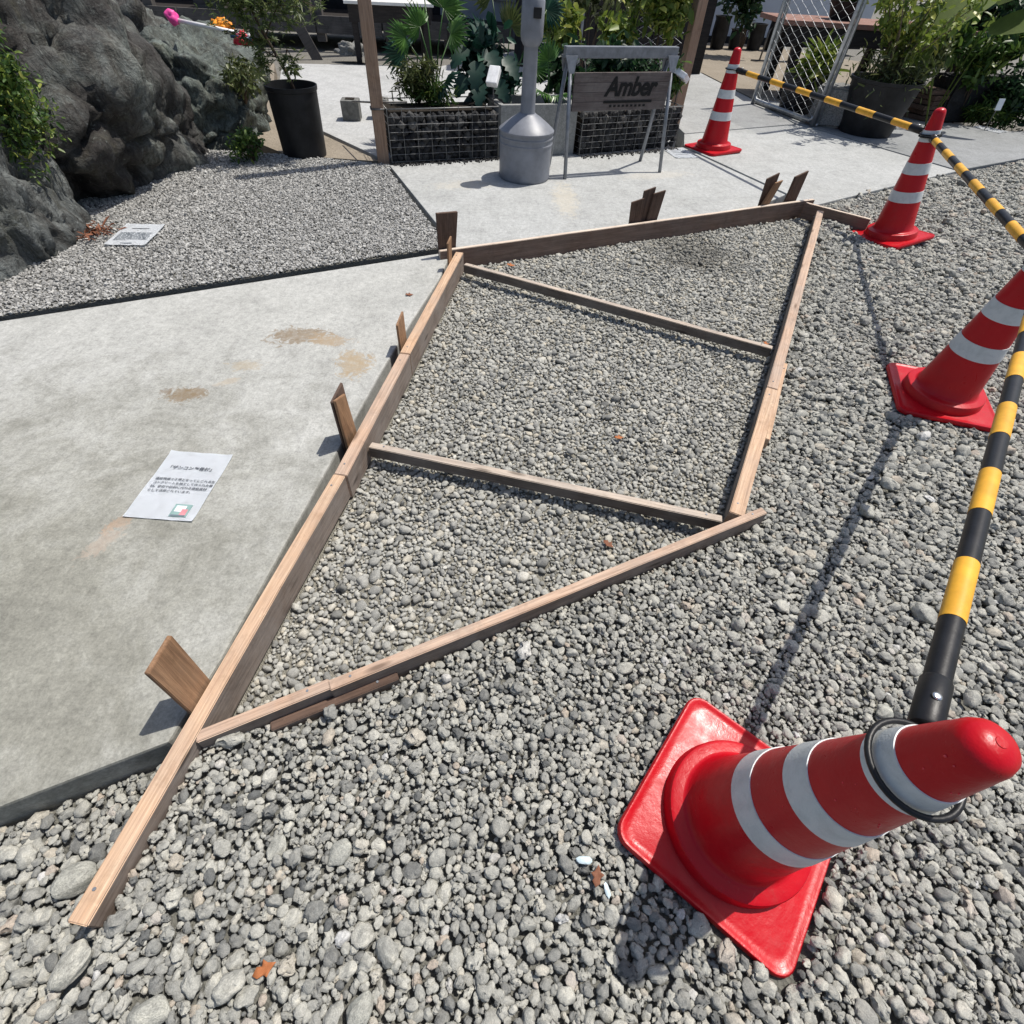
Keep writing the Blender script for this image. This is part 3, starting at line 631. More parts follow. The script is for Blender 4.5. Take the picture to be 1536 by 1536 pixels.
stake((0.672, 3.606, 0.03), (0.735, 3.640, 0.03), (0.672, 3.614, 0.235), (0.745, 3.650, 0.252), 0.012, 'stake_wood', 'middle of three dark stakes behind the middle of the brown board')
stake((0.722, 3.620, 0.03), (0.795, 3.660, 0.03), (0.735, 3.622, 0.222), (0.812, 3.662, 0.235), 0.012, 'stake_wood', 'dark stake beside two shorter ones, on the side nearer the slab joint')
stake((1.572, 4.082, 0.03), (1.655, 4.128, 0.03), (1.565, 4.085, 0.225), (1.660, 4.150, 0.250), 0.012, 'stake_wood', 'upright dark stake of the pair standing across the slab joint')
stake((1.570, 4.064, 0.03), (1.635, 4.098, 0.03), (1.625, 4.070, 0.210), (1.690, 4.125, 0.215), 0.012, 'stake_tan', 'leaning dark stake of the pair standing across the slab joint')
stake((1.778, 4.182, 0.03), (1.875, 4.232, 0.03), (1.785, 4.180, 0.225), (1.890, 4.250, 0.250), 0.014, 'stake_wood', 'single dark stake beside the far corner of the formwork')

# ------------------------------------------------------------------ traffic cones
def rounded_square(bm, half, r, z, n=6):
    vs_ = []
    for cx, cy, a0 in ((1, 1, 0), (-1, 1, 90), (-1, -1, 180), (1, -1, 270)):
        for k in range(n + 1):
            a = rad(a0 + 90 * k / n); vs_.append(bm.verts.new((cx * (half - r) + r * math.cos(a), cy * (half - r) + r * math.sin(a), z)))
    return vs_
def cone_r(z): return 0.114 + (0.0345 - 0.114) * (z - 0.05) / (0.655 - 0.05)
def traffic_cone(loc, yaw, tilt, label, k):
    up = Vector((tilt[0], tilt[1], 1)).normalized(); q = Vector((0, 0, 1)).rotation_difference(up) @ Euler((0, 0, yaw)).to_quaternion()
    e = empty('traffic_cone', loc); e.rotation_mode = 'QUATERNION'; e.rotation_quaternion = q; e.scale = (1, 1, 1)
    tag(e, label, 'traffic cone', 'red and white traffic cones')
    bm = bmesh.new()
    rings = [rounded_square(bm, hf, r, z) for hf, r, z in ((0.186, 0.034, 0.0), (0.1895, 0.036, 0.004), (0.1895, 0.036, 0.016), (0.186, 0.033, 0.0205), (0.181, 0.03, 0.0205), (0.177, 0.028, 0.0175), (0.165, 0.03, 0.0185))]
    for a, b in zip(rings[:-1], rings[1:]):
        n = len(a)
        for j in range(n): bm.faces.new((a[j], a[(j + 1) % n], b[(j + 1) % n], b[j]))
    bm.faces.new(rings[0][::-1])
    last = rings[-1]; n = len(last)
    circ = [bm.verts.new(Vector((v.co.x, v.co.y, 0)).normalized() * 0.150 + Vector((0, 0, 0.0215))) for v in last]
    for j in range(n): bm.faces.new((last[j], last[(j + 1) % n], circ[(j + 1) % n], circ[j]))
    bm.faces.new(circ)
    o = bm_obj('base', bm, 'cone_red', e, True); o.data.set_sharp_from_angle(angle=rad(42))
    prof = [(0.152, 0.018), (0.149, 0.048), (0.1465, 0.0535), (0.141, 0.056), (0.124, 0.0565), (0.1185, 0.0585), (0.1160, 0.062)]
    prof += [(cone_r(z), z) for z in np.linspace(0.070, 0.645, 16)]
    prof += [(0.0342, 0.655), (0.0325, 0.670), (0.0285, 0.681), (0.021, 0.6885), (0.011, 0.692), (0, 0.693)]
    lathe('body', prof, 'cone_red', e, 56)
    for z0, z1 in ((0.224, 0.281), (0.372, 0.429), (0.535, 0.590)):
        c = 0.0016
        lathe('reflective_band', [(cone_r(z0) - 0.001, z0 - 0.0005), (cone_r(z0) + c, z0)] + [(cone_r(z) + c, z) for z in np.linspace(z0, z1, 4)[1:]] + [(cone_r(z1) - 0.001, z1 + 0.0005)], 'reflective', e, 56)
    lathe('tip_seam', [(0.0, 0.6935), (0.006, 0.6933), (0.0065, 0.692), (0.0055, 0.691)], 'cone_red', e, 16)
    return e, up
RING = []
for k, c in enumerate(CONES):
    e, up = traffic_cone(c[0], c[1], c[2], c[3], k); RING.append((Vector(c[0]), up))
# water drops on the wet cone
e0 = bpy.data.objects.get('traffic_cone')
dm = bpy.data.meshes.new('droplet'); bm = bmesh.new(); bmesh.ops.create_uvsphere(bm, u_segments=8, v_segments=5, radius=1); bm.to_mesh(dm); bm.free()
plain('water_drop', (0.75, 0.05, 0.06), 0.05, 0, 0.6); dm.materials.append(MAT['water_drop']); dm.polygons.foreach_set('use_smooth', [True] * len(dm.polygons))
for k in range(46):
    z = random.uniform(0.33, 0.66); a = random.uniform(2.2, 6.6); r = cone_r(min(z, 0.65)) * (1 if z < 0.66 else 0.9 - (z - 0.66) * 8)
    if any(z0 < z < z1 for z0, z1 in ((0.36, 0.44), (0.525, 0.603))): continue
    o = bpy.data.objects.new('water_drop', dm); COL.objects.link(o); o.parent = e0
    o.location = (r * math.cos(a), r * math.sin(a), z); s = random.uniform(0.0008, 0.0019); o.scale = (s, s, s)

# ------------------------------------------------------------------ hazard bars hung on the cones
def hazard_bar(i, j, hi, hj, first, label):
    A = RING[i][0] + RING[i][1] * hi; B = RING[j][0] + RING[j][1] * hj
    d = (B - A).normalized(); Ln = (B - A).length
    e = empty('hazard_bar', A); e.rotation_mode = 'QUATERNION'; e.rotation_quaternion = d.to_track_quat('X', 'Z')
    tag(e, label, 'barrier bar', 'yellow and black bars between the cones')
    g0, r = 0.064, 0.0172
    bm = bmesh.new(); add_tube(bm, [(g0 + 0.03, 0, 0), (Ln - g0 - 0.03, 0, 0)], r, 24); bm_obj('tube', bm, 'bar_black', e, True).data.set_sharp_from_angle(angle=rad(40))
    for x0, x1 in ((g0, g0 + 0.085), (Ln - g0 - 0.085, Ln - g0)):
        bm = bmesh.new(); add_tube(bm, [(x0, 0, 0), (x0 + 0.004, 0, 0), (x1 - 0.004, 0, 0), (x1, 0, 0)], [r + 0.0005, r + 0.0028, r + 0.0028, r + 0.0005], 24)
        cap = bm_obj('end_cap', bm, 'bar_black', e, True); cap.data.set_sharp_from_angle(angle=rad(40))
        bm = bmesh.new(); add_tube(bm, [(0, 0, 0), (0, 0, 0.0022), (0, 0, 0.003)], [0.0065, 0.006, 0.003], 14)
        rv = bm_obj('rivet', bm, 'rivet', cap, True); rv.location = ((x0 + x1) / 2, 0.004, r + 0.0022)
    x = first
    while x + 0.1 < Ln - 0.16:
        bm = bmesh.new(); add_tube(bm, [(x, 0, 0), (x + 0.147, 0, 0)], r + 0.0006, 24); bm_obj('yellow_band', bm, 'bar_yellow', e, True).data.set_sharp_from_angle(angle=rad(40)); x += 0.297
    for cx, up_, s in ((0, RING[i][1], 1), (Ln, RING[j][1], -1)):
        # wire-thick loop round the cone, lying square to the cone's axis
        ql = e.rotation_quaternion.inverted() @ Vector((up_.x, up_.y, up_.z)); ax = Vector((1, 0, 0)); n_ = ql.normalized()
        u = (ax - n_ * ax.dot(n_)).normalized(); v = n_.cross(u); R_ = 0.057
        pts = [Vector((cx, 0, 0)) + (u * math.cos(t) + v * math.sin(t)) * R_ for t in np.linspace(0, 2 * math.pi, 41)]
        bm = bmesh.new(); add_tube(bm, pts, 0.0043, 10, False); bm_obj('end_loop', bm, 'bar_black', e, True)
        bm = bmesh.new(); add_tube(bm, [Vector((cx, 0, 0)) + u * s * R_, Vector((cx + s * (g0 + 0.01), 0, 0))], [0.0065, 0.010], 10); bm_obj('loop_stem', bm, 'bar_black', e, True)
hazard_bar(0, 1, 0.560, 0.555, 0.274, 'striped bar hanging from the cone nearest the front timber, looping over its white band')
hazard_bar(1, 2, 0.565, 0.560, 0.25, 'striped bar joining the cone abreast of the frame to the one by the short board')
hazard_bar(3, 2, 0.560, 0.570, 0.20, 'striped bar reaching over the yard slab to the cone on the concrete')

# ------------------------------------------------------------------ cobbles, dead leaves, chips lying on the gravel
def cobble(x, y, s, yaw, flat, seed):
    bm = bmesh.new(); bmesh.ops.create_icosphere(bm, subdivisions=4, radius=0.5)
    for v in bm.verts:
        p = v.co * 1.7 + Vector((seed * 3.7, seed * 1.3, 0)); v.co += Vector((mnoise.noise(p), mnoise.noise(p + Vector((9, 0, 0))), mnoise.noise(p + Vector((0, 9, 0))))) * 0.17
        v.co += v.co.normalized() * 0.02 * mnoise.noise(v.co * 9)
    o = bm_obj('cobble', bm, 'pebble_big', None, True); o.scale = (s, s * 0.72, s * flat * 0.8); o.rotation_euler = (random.uniform(-.15, .15), random.uniform(-.15, .15), yaw)
    o.location = (x, y, float(h_outer(np.array(x), np.array(y))) + s * flat * 0.18); return o
CL = ['large pale cobble in the low strip between slab edge and long timber', 'long flat grey cobble at the sawn end of the long timber', 'wide smooth cobble just beyond the orange crumpled leaf and the timber end',
      'upright oval cobble next to the crumpled orange leaf', 'squat rounded cobble in front of the cone standing alone on bare pebbles', 'broad cobble out in the pebbles past the lone cone base', 'slim pointed cobble beside the overhanging long timber',
      'slim tilted cobble between long timber and lone cone', 'round pale cobble between front timber and lone cone', 'flat cobble under the striped bar near the lone cone', 'rounded cobble just outside the pale side timber',
      'largest cobble just outside the splice on the side timber', 'round cobble near the overhanging end of the front timber', 'flattish cobble halfway along the first striped bar']
for k, b in enumerate(BIG):
    o = cobble(*b[:4], b[4], k + 1)
    tag(o, CL[k], 'stone', 'larger cobbles in the pebbles')
def dry_leaf(x, y, z, s, yaw, mat, label, curl=0.35):
    bm = bmesh.new(); out = [(-0.5, 0), (-0.28, 0.2), (-0.1, 0.16), (0.02, 0.34), (0.16, 0.17), (0.5, 0.02), (0.2, -0.14), (0.1, -0.33), (-0.08, -0.16), (-0.3, -0.2)]
    c = bm.verts.new((0, 0, 0.0)); ring = [bm.verts.new((a, b, curl * (b * b * 2.0 + a * a * 0.5) + 0.03 * math.sin(a * 17))) for a, b in out]
    for k in range(len(ring)): bm.faces.new((c, ring[k], ring[(k + 1) % len(ring)]))
    bmesh.ops.subdivide_edges(bm, edges=bm.edges[:], cuts=1)
    bmesh.ops.solidify(bm, geom=bm.faces[:], thickness=0.012)
    o = bm_obj('dead_leaf', bm, mat, None, True); o.scale = (s, s, s); o.location = (x, y, z); o.rotation_euler = (random.uniform(-.25, .25), random.uniform(-.25, .25), yaw)
    tag(o, label, 'leaf', 'dead leaves'); return o
dry_leaf(-0.376, -0.025, 0.026, 0.042, 0.5, 'leaf_dry', 'crumpled orange dead leaf lying among the big pebbles', 0.6)
dry_leaf(0.218, 0.143, 0.022, 0.040, 1.3, 'leaf_brown', 'folded brown dead leaf beside a white chip and the cone base', 0.7)
dry_leaf(0.39, 1.542, -0.018, 0.04, 0.2, 'leaf_dry', 'small orange leaf on the fine gravel between the two cross battens')
dry_leaf(0.31, 1.012, -0.016, 0.045, -0.9, 'leaf_brown', 'dark red narrow leaf on the fine gravel near the front timber', 0.5)
dry_leaf(-0.105, 3.00, -0.012, 0.055, 0.4, 'leaf_dry', 'bright orange leaf against the foot of the long brown board', 0.5)
dry_leaf(1.165, 2.31, -0.008, 0.05, 1.2, 'leaf_dry', 'orange leaf caught against the side timber beyond the far batten', 0.5)
dry_leaf(-0.585, 2.47, Z0 + 0.004, 0.042, 0.3, 'leaf_brown', 'small brown leaf alone on the concrete slab')
def chip(x, y, z, s, yaw, mat, label):
    bm = bmesh.new(); bmesh.ops.create_icosphere(bm, subdivisions=2, radius=0.5)
    for v in bm.verts: v.co *= 1 + 0.3 * mnoise.noise(v.co * 2.3 + Vector((x * 90, y * 40, 0)))
    o = bm_obj('stone_chip', bm, mat); o.scale = (s, s * 0.42, s * 0.22); o.rotation_euler = (0.1, -0.1, yaw); o.location = (x, y, z); tag(o, label, 'stone chip')
chip(0.193, 0.168, 0.024, 0.034, 0.0, 'shard_blue', 'pale bluish flat chip beside a brown leaf')
chip(0.236, 0.122, 0.022, 0.026, 1.9, 'shard_blue', 'small white chip lying below the brown leaf by the cone')

# ------------------------------------------------------------------ printed A4 sheets
def text_mesh(name, body, size, mat, parent, loc, rot=(0, 0, 0), align='LEFT', shear=0, extrude=0.0, offset=0.0, spacing=1.0, line=1.0):
    cu = bpy.data.curves.new(name, 'FONT'); cu.body = body; cu.size = size; cu.align_x = align; cu.shear = shear; cu.extrude = extrude; cu.offset = offset
    cu.space_character = spacing; cu.space_line = line
    to = bpy.data.objects.new('tmp', cu); COL.objects.link(to); bpy.context.view_layer.update()
    me = bpy.data.meshes.new_from_object(to.evaluated_get(bpy.context.evaluated_depsgraph_get())); bpy.data.objects.remove(to); bpy.data.curves.remove(cu)
    me.name = name; me.materials.clear(); o = link(name, me, mat, parent); o.location = loc; o.rotation_euler = rot; return o
def sheet_a4(corner, ang, label, kind=0, z=Z0, shear=0.0, wd=0.21, ht=0.297):
    """corner = bottom-left; ang = direction of the lower edge"""
    e = empty('printed_sheet', (corner[0], corner[1], z), ang); tag(e, label, 'sign sheet', 'laminated sheets lying on the ground')
    bm = bmesh.new(); nx, ny = 10, 14; vv = [[bm.verts.new((i / nx * wd, j / ny * ht, 0.0025 + 0.0022 * abs(math.sin(i * 0.9 + j * 0.35 + kind)) + (0.003 if (i in (0, nx) and j in (0, ny)) else 0))) for i in range(nx + 1)] for j in range(ny + 1)]
    for j in range(ny):
        for i in range(nx): bm.faces.new((vv[j][i], vv[j][i + 1], vv[j + 1][i + 1], vv[j + 1][i]))
    bmesh.ops.solidify(bm, geom=bm.faces[:], thickness=0.0012)
    bm_obj('sheet', bm, 'paper', e, True).data.set_sharp_from_angle(angle=rad(30))
    if kind == 0:
        text_mesh('heading', '「ザンコン™骨材」', 0.0175, 'ink', e, (wd / 2, 0.212, 0.0066), align='CENTER', offset=0.0004)
        text_mesh('body_text', '建設現場で不要となって戻される生\nコンクリートを加工して作られた骨\n材。砕石や砂利に代わる建築資材\nとして活用されています。', 0.0120, 'ink', e, (0.016, 0.160, 0.0066), offset=0.0002, line=1.42)
        p = box('picture', (0.158, 0.038, 0.0052), (0.052, 0.05, 0.002), 'print_green', e, 0)
        box('picture_panel', (-0.003, 0.006, 0.0015), (0.03, 0.024, 0.0008), 'paper', p, 0); box('picture_panel', (0.012, -0.008, 0.0016), (0.018, 0.026, 0.0008), 'print_pink', p, 0)
        box('picture_panel', (0.0, -0.021, 0.0017), (0.044, 0.005, 0.0008), 'print_dark', p, 0)
    elif kind == 1:
        rl = random.Random(4)
        for k in range(8):
            x = 0.022; yy = 0.165 - 0.0145 * k
            while x < (0.186 if k < 7 else 0.09):
                ww = rl.uniform(0.008, 0.03); ww = min(ww, 0.19 - x); box('text_line', (x + ww / 2, yy, 0.0056), (ww, 0.0052, 0.0006), 'print_dark', e, 0); x += ww + rl.uniform(0.003, 0.006)
        box('text_line', (0.105, 0.225, 0.0056), (0.09, 0.007, 0.0006), 'ink', e, 0); box('text_line', (0.105, 0.022, 0.0056), (0.06, 0.008, 0.0006), 'print_dark', e, 0)
    else:
        for k in range(3): box('text_line', (0.105, 0.10 + 0.05 * k, 0.0056), (0.12, 0.004, 0.0006), 'print_dark', e, 0)
    return e
sheet_a4((-1.166, 0.950), -0.005, 'laminated white sheet with Japanese heading and small picture on the concrete slab')
sheet_a4((-2.285, 2.780), 0.125, 'white text sheet on the crushed-stone path beside the dark boulder', 1, Z0 + 0.008)
sheet_a4((1.200, 5.270), 0.30, 'blank-looking white sheet on the slab between sign stand and cone', 2)
sheet_a4((4.20, 6.74), 0.72, 'white sheet on the grey slab behind the cone by the short brown board', 2)
sheet_a4((5.08, 7.16), 0.62, 'white sheet at the edge of the planted bed', 2)

# ------------------------------------------------------------------ boulders
def boulder(name, c, r, mat, label, seed, sub=6, amp=0.30, lean=(0, 0), ridge=0.10):
    bm = bmesh.new(); bmesh.ops.create_icosphere(bm, subdivisions=sub, radius=1)
    sv = Vector((seed * 11.3, seed * 5.1, seed * 2.7)); cuts = []
    rr = random.Random(seed)
    for _ in range(22):
        d = Vector((rr.gauss(0, 1), rr.gauss(0, 1), rr.gauss(0.15, 0.6))).normalized(); cuts.append((d, rr.uniform(0.74, 0.97)))
    for v in bm.verts:
        p = v.co.copy(); n = p.normalized()
        for d, h in cuts:
            k = p.dot(d) - h
            if k > 0: p -= d * k * 0.95
        q = n * 1.3 + sv
        a = mnoise.fractal(q, 0.9, 2.1, 4) * amp
        rg = (1 - abs(mnoise.noise(Vector((q.x * 1.6, q.y * 1.6, q.z * 0.9)) + Vector((3, 1, 7))))) ** 6
        cr_ = (1 - abs(mnoise.noise(q * 2.7 + Vector((9, 4, 2))))) ** 9
        F1 = mnoise.voronoi(Vector((q.x * 1.5, q.y * 1.5, q.z * 1.0)) + Vector((mnoise.noise(q * 2), mnoise.noise(q * 2 + sv), 0)) * 0.35)[0]; gap = F1[1] - F1[0]
        F2 = mnoise.voronoi(q * 3.6 + Vector((mnoise.noise(q * 5), 0, mnoise.noise(q * 4))) * 0.3)[0]; gap2 = F2[1] - F2[0]
        p += n * (0.05 * min(gap, 0.3) - 0.085 * max(0, 1 - gap / 0.05) + 0.02 * min(gap2, 0.3) - 0.018 * max(0, 1 - gap2 / 0.06))
        p += n * (a - ridge * rg - 0.05 * cr_ + 0.028 * mnoise.fractal(Vector((q.x * 5, q.y * 5, q.z * 3)), 0.8, 2.1, 5))
        p.x += lean[0] * p.z; p.y += lean[1] * p.z
        v.co = p
    for v in bm.verts: v.co = Vector((v.co.x * r[0], v.co.y * r[1], v.co.z * r[2]))
    o = bm_obj(name, bm, mat, None, True); o.location = c; tag(o, label, 'boulder', 'garden boulders'); return o
boulder('boulder', (-3.28, 3.95, 0.28), (1.02, 1.14, 0.95), 'rock_main', 'huge dark furrowed boulder beside the potted maple', 3, 6, 0.17)
boulder('boulder', (-2.74, 2.66, 0.10), (0.38, 0.58, 0.62), 'rock_left', 'smaller rounded grey boulder in front of the huge dark one', 5, 6, 0.2)
boulder('boulder', (-2.90, 5.35, 0.10), (0.62, 0.85, 0.55), 'rock_green', 'greenish veined boulder behind the black pot with the maple', 8, 6, 0.25)
boulder('boulder', (-4.2, 6.3, 0.1), (0.9, 0.9, 0.8), 'rock_main', 'dark boulder far behind the greenish one', 12, 5, 0.25)

# ------------------------------------------------------------------ plants
def rand_rot(n, flat=0.6):
    ax = rng.normal(0, flat, n); ay = rng.normal(0, flat, n); az = rng.uniform(0, 6.283, n)
    ca, sa, cb, sb, cc, sc_ = np.cos(ax), np.sin(ax), np.cos(ay), np.sin(ay), np.cos(az), np.sin(az)
    R_ = np.zeros((n, 3, 3))
    Rx = np.zeros((n, 3, 3)); Rx[:, 0, 0] = 1; Rx[:, 1, 1] = ca; Rx[:, 1, 2] = -sa; Rx[:, 2, 1] = sa; Rx[:, 2, 2] = ca
    Ry = np.zeros((n, 3, 3)); Ry[:, 1, 1] = 1; Ry[:, 0, 0] = cb; Ry[:, 0, 2] = sb; Ry[:, 2, 0] = -sb; Ry[:, 2, 2] = cb
    Rz = np.zeros((n, 3, 3)); Rz[:, 2, 2] = 1; Rz[:, 0, 0] = cc; Rz[:, 0, 1] = -sc_; Rz[:, 1, 0] = sc_; Rz[:, 1, 1] = cc
    return Rz @ Ry @ Rx
LEAF = (np.array([(0, 0, 0), (0.3, 0.2, 0.05), (0.75, 0.17, 0.02), (1, 0, -0.10), (0.75, -0.17, 0.02), (0.3, -0.2, 0.05), (0.5, 0, -0.03)]), np.array([(0, 6, 1), (1, 6, 2), (2, 6, 3), (3, 6, 4), (4, 6, 5), (5, 6, 0)]))
def star(lobes=5):
    V = [(0, 0, 0)]; F = []; m = lobes
    for k in range(m):
        a = (k - (m - 1) / 2) * 0.72; ln = 1.0 - 0.12 * abs(k - (m - 1) / 2)
        i = len(V); V += [(math.cos(a) * ln, math.sin(a) * ln, -0.12), (math.cos(a + 0.26) * ln * 0.45, math.sin(a + 0.26) * ln * 0.45, 0.03), (math.cos(a - 0.26) * ln * 0.45, math.sin(a - 0.26) * ln * 0.45, 0.03)]
        F += [(0, i + 2, i), (0, i, i + 1)]
    return np.array(V), np.array(F)
STAR = star()
NARROW = (LEAF[0] * np.array([1, 0.42, 1]), LEAF[1])
def leaves(name, pts, size, tmpl, mat, parent, flat=0.6, spread=0.35):
    V0, F0 = tmpl; n = len(pts); R_ = rand_rot(n, flat); s = size * np.clip(rng.lognormal(0, spread, n), 0.5, 1.8)
    V = np.einsum('nij,vj->nvi', R_, V0) * s[:, None, None] + np.asarray(pts)[:, None, :]
    F = (F0[None] + (np.arange(n) * len(V0))[:, None, None]).reshape(-1, 3)
    return np_mesh(name, V.reshape(-1, 3), F, mat, parent, False)
def clump_pts(n, r, ncl=14, cr_=0.34, bias=0.3):
    c = rng.normal(0, 1, (ncl, 3)); c /= np.linalg.norm(c, axis=1)[:, None]; c *= rng.uniform(bias, 0.85, (ncl, 1)); 
    k = rng.integers(0, ncl, n); p = c[k] + rng.normal(0, cr_ * 0.55, (n, 3)); return p * np.array(r), c * np.array(r)
def shrub(name, base, top, r, n, size, mat, label, cat='shrub', tmpl=LEAF, ncl=14, group=None, cr_=0.34, stems=True, flat=0.7, mat2=None):
    e = empty(name, base); tag(e, label, cat, group); c = np.array(top) - np.array(base)
    p, cl = clump_pts(n, r, ncl, cr_); leaves('foliage', p + c, size, tmpl, mat, e, flat)
    if mat2: tag(leaves('new_growth', p[: n // 4] * 1.08 + c + np.array([0, 0, 0.01]), size, tmpl, mat2, e, flat), kind='stuff')
    if stems:
        for k in range(min(6, ncl)):
            q = Vector(cl[k] + c); tube('stem', [(0, 0, 0), Vector((q.x * 0.3 + random.uniform(-.03, .03), q.y * 0.3, q.z * 0.45)), q], [0.009, 0.007, 0.003], 'twig', e, 6)
    return e
# fan palms
def fan_leaf(bm, c, direction, up_, R_, seg, spread, droop):
    c = Vector(c); d = Vector(direction).normalized(); s = d.cross(Vector(up_)).normalized(); n = s.cross(d)
    for k in range(seg):
        a = (k / (seg - 1) - 0.5) * spread; dd = d * math.cos(a) + s * math.sin(a); ss = -d * math.sin(a) + s * math.cos(a)
        L_ = R_ * (1 - 0.25 * (abs(a) / (spread / 2)) ** 2) * random.uniform(0.92, 1.05); w_ = R_ * spread / seg * 0.40
        v = [bm.verts.new(c), bm.verts.new(c + dd * L_ * 0.55 + ss * w_ + n * 0.02 * R_), bm.verts.new(c + dd * L_ - n * droop * R_), bm.verts.new(c + dd * L_ * 0.55 - ss * w_ + n * 0.02 * R_), bm.verts.new(c + dd * L_ * 0.55 - n * 0.05 * R_)]
        bm.faces.new((v[0], v[4], v[1])); bm.faces.new((v[1], v[4], v[2])); bm.faces.new((v[0], v[3], v[4])); bm.faces.new((v[4], v[3], v[2]))
def fan_palm(base, fr, label):
    e = empty('fan_palm', base); tag(e, label, 'palm', 'plants behind the wire baskets'); b = Vector(base)
    for (c, R_, up_, mat) in fr:
        c = Vector(c) - b; d = Vector((c.x * 1.2, c.y * 1.2 - 0.05, 0.25 * c.z)); 
        if d.length < 0.05: d = Vector((0.1, -0.2, 0.1))
        bm = bmesh.new(); fan_leaf(bm, c, d, up_, R_, 17, 3.6, 0.22); o = bm_obj('frond', bm, mat, e)
        tube('stalk', [(0, 0, 0), Vector((c.x * 0.45, c.y * 0.45, c.z * 0.62)), c], [0.008, 0.006, 0.004], 'leaf_palm', o, 6)
fan_palm((-0.84, 5.16, 0.33), [((-1.03, 5.10, 0.70), 0.15, (0.1, -0.7, 0.6), 'leaf_palm'), ((-0.93, 5.16, 0.76), 0.15, (0, -0.8, 0.5), 'leaf_palm'), ((-0.76, 5.24, 0.86), 0.19, (0.1, -0.8, 0.5), 'leaf_palm'),
    ((-0.70, 5.16, 0.73), 0.17, (-0.1, -0.7, 0.7), 'leaf_palm'), ((-1.07, 5.22, 0.60), 0.20, (0.3, -0.7, 0.5), 'leaf_palm_dark'), ((-0.74, 5.00, 0.47), 0.17, (0, -0.85, 0.5), 'leaf_palm_dark'), ((-0.93, 5.4, 0.95), 0.18, (0, -0.8, 0.5), 'leaf_palm')],
    'fan palm with bright green fronds in the first wire basket bed beside the wooden post')
fan_palm((-0.32, 5.66, 0.15), [((-0.50, 5.58, 0.66), 0.20, (0, -0.8, 0.5), 'leaf_palm_dark'), ((-0.28, 5.62, 0.76), 0.18, (0, -0.8, 0.5), 'leaf_olive'), ((-0.14, 5.60, 0.64), 0.18, (0.2, -0.8, 0.5), 'leaf_palm_dark'), ((-0.44, 5.7, 0.92), 0.2, (0, -0.8, 0.5), 'leaf_olive'), ((-0.05, 5.5, 0.52), 0.15, (0.2, -0.7, 0.6), 'leaf_palm'), ((0.0, 5.8, 0.85), 0.17, (0, -0.8, 0.5), 'leaf_palm_dark')],
    'dark slender palm standing behind the grey ashtray post')
fan_palm((0.06, 5.30, 0.32), [((0.02, 5.22, 0.42), 0.13, (0, -0.5, 0.8), 'leaf_palm'), ((0.14, 5.22, 0.41), 0.13, (0.2, -0.5, 0.8), 'leaf_palm'), ((-0.06, 5.3, 0.44), 0.12, (-0.2, -0.5, 0.8), 'leaf_palm'), ((0.04, 5.32, 0.60), 0.14, (0, -0.7, 0.6), 'leaf_palm')],
    'small bright palm growing in the grey concrete planter')
def broad_leaf(bm, c, d, up_, L_, W_, notch=False):
    c = Vector(c); d = Vector(d).normalized(); s = d.cross(Vector(up_)).normalized(); n = s.cross(d); m = 9; rows = []
    for k in range(m + 1):
        t = k / m; wv = W_ * math.sin(math.pi * min(1, t * 0.94 + 0.06)) ** 0.6 * (1 - t * 0.25)
        if notch and k % 2 and 1 < k < m - 1: wv *= 0.62
        mid = c + d * L_ * (t - 0.15) - n * 0.35 * L_ * max(0, t - 0.3) ** 2
        rows.append([bm.verts.new(mid + s * wv + n * wv * 0.22), bm.verts.new(mid), bm.verts.new(mid - s * wv + n * wv * 0.22)])
    for a, b in zip(rows[:-1], rows[1:]): bm.faces.new((a[0], a[1], b[1], b[0])); bm.faces.new((a[1], a[2], b[2], b[1]))
def broad_plant(name, base, lv, mat, label, cat='plant', notch=False, group='plants behind the wire baskets'):
    e = empty(name, base); tag(e, label, cat, group); b = Vector(base)
    for (c, d, up_, L_, W_) in lv:
        c = Vector(c) - b; bm = bmesh.new(); broad_leaf(bm, c, d, up_, L_, W_, notch); o = bm_obj('leaf_blade', bm, mat, e, True)
        tube('stalk', [(0, 0, 0), Vector((c.x * 0.5, c.y * 0.5, c.z * 0.7)), c], [0.008, 0.006, 0.004], mat, o, 6)
broad_plant('monstera', (-0.5, 5.28, 0.33), [((-0.60, 5.18, 0.64), (-0.5, -0.5, -0.4), (0, -0.7, 0.7), 0.187, 0.073), ((-0.50, 5.15, 0.56), (-0.1, -0.6, -0.7), (0, -0.8, 0.5), 0.202, 0.086), ((-0.40, 5.2, 0.62), (0.4, -0.5, -0.5), (0, -0.7, 0.7), 0.194, 0.079),
    ((-0.28, 5.18, 0.60), (0.6, -0.4, -0.5), (0.2, -0.7, 0.6), 0.180, 0.073), ((-0.48, 5.10, 0.45), (0.0, -0.6, -0.6), (0, -0.8, 0.5), 0.173, 0.079), ((-0.60, 5.12, 0.48), (-0.4, -0.5, -0.6), (0, -0.8, 0.5), 0.158, 0.073), ((-0.33, 5.1, 0.47), (0.5, -0.5, -0.6), (0, -0.8, 0.5), 0.158, 0.073), ((-0.45, 5.4, 0.70), (0.1, 0.5, 0.2), (0, -0.8, 0.5), 0.180, 0.079)],
    'leaf_monstera', 'broad dark monstera leaves over the first wire basket', 'plant', True)
shrub('variegated_shrub', (-0.95, 5.03, 0.33), (-0.97, 4.98, 0.47), (0.20, 0.13, 0.13), 900, 0.055, 'leaf_olive', 'low feathery shrub in the first wire basket bed under the fan palm', 'shrub', NARROW, 12, 'plants behind the wire baskets')
shrub('fine_shrub', (-0.86, 4.98, 0.33), (-0.84, 4.96, 0.42), (0.20, 0.10, 0.09), 700, 0.05, 'leaf_mid', 'fine green ground shrub along the rim of the first wire basket', 'shrub', NARROW, 12, 'plants behind the wire baskets')
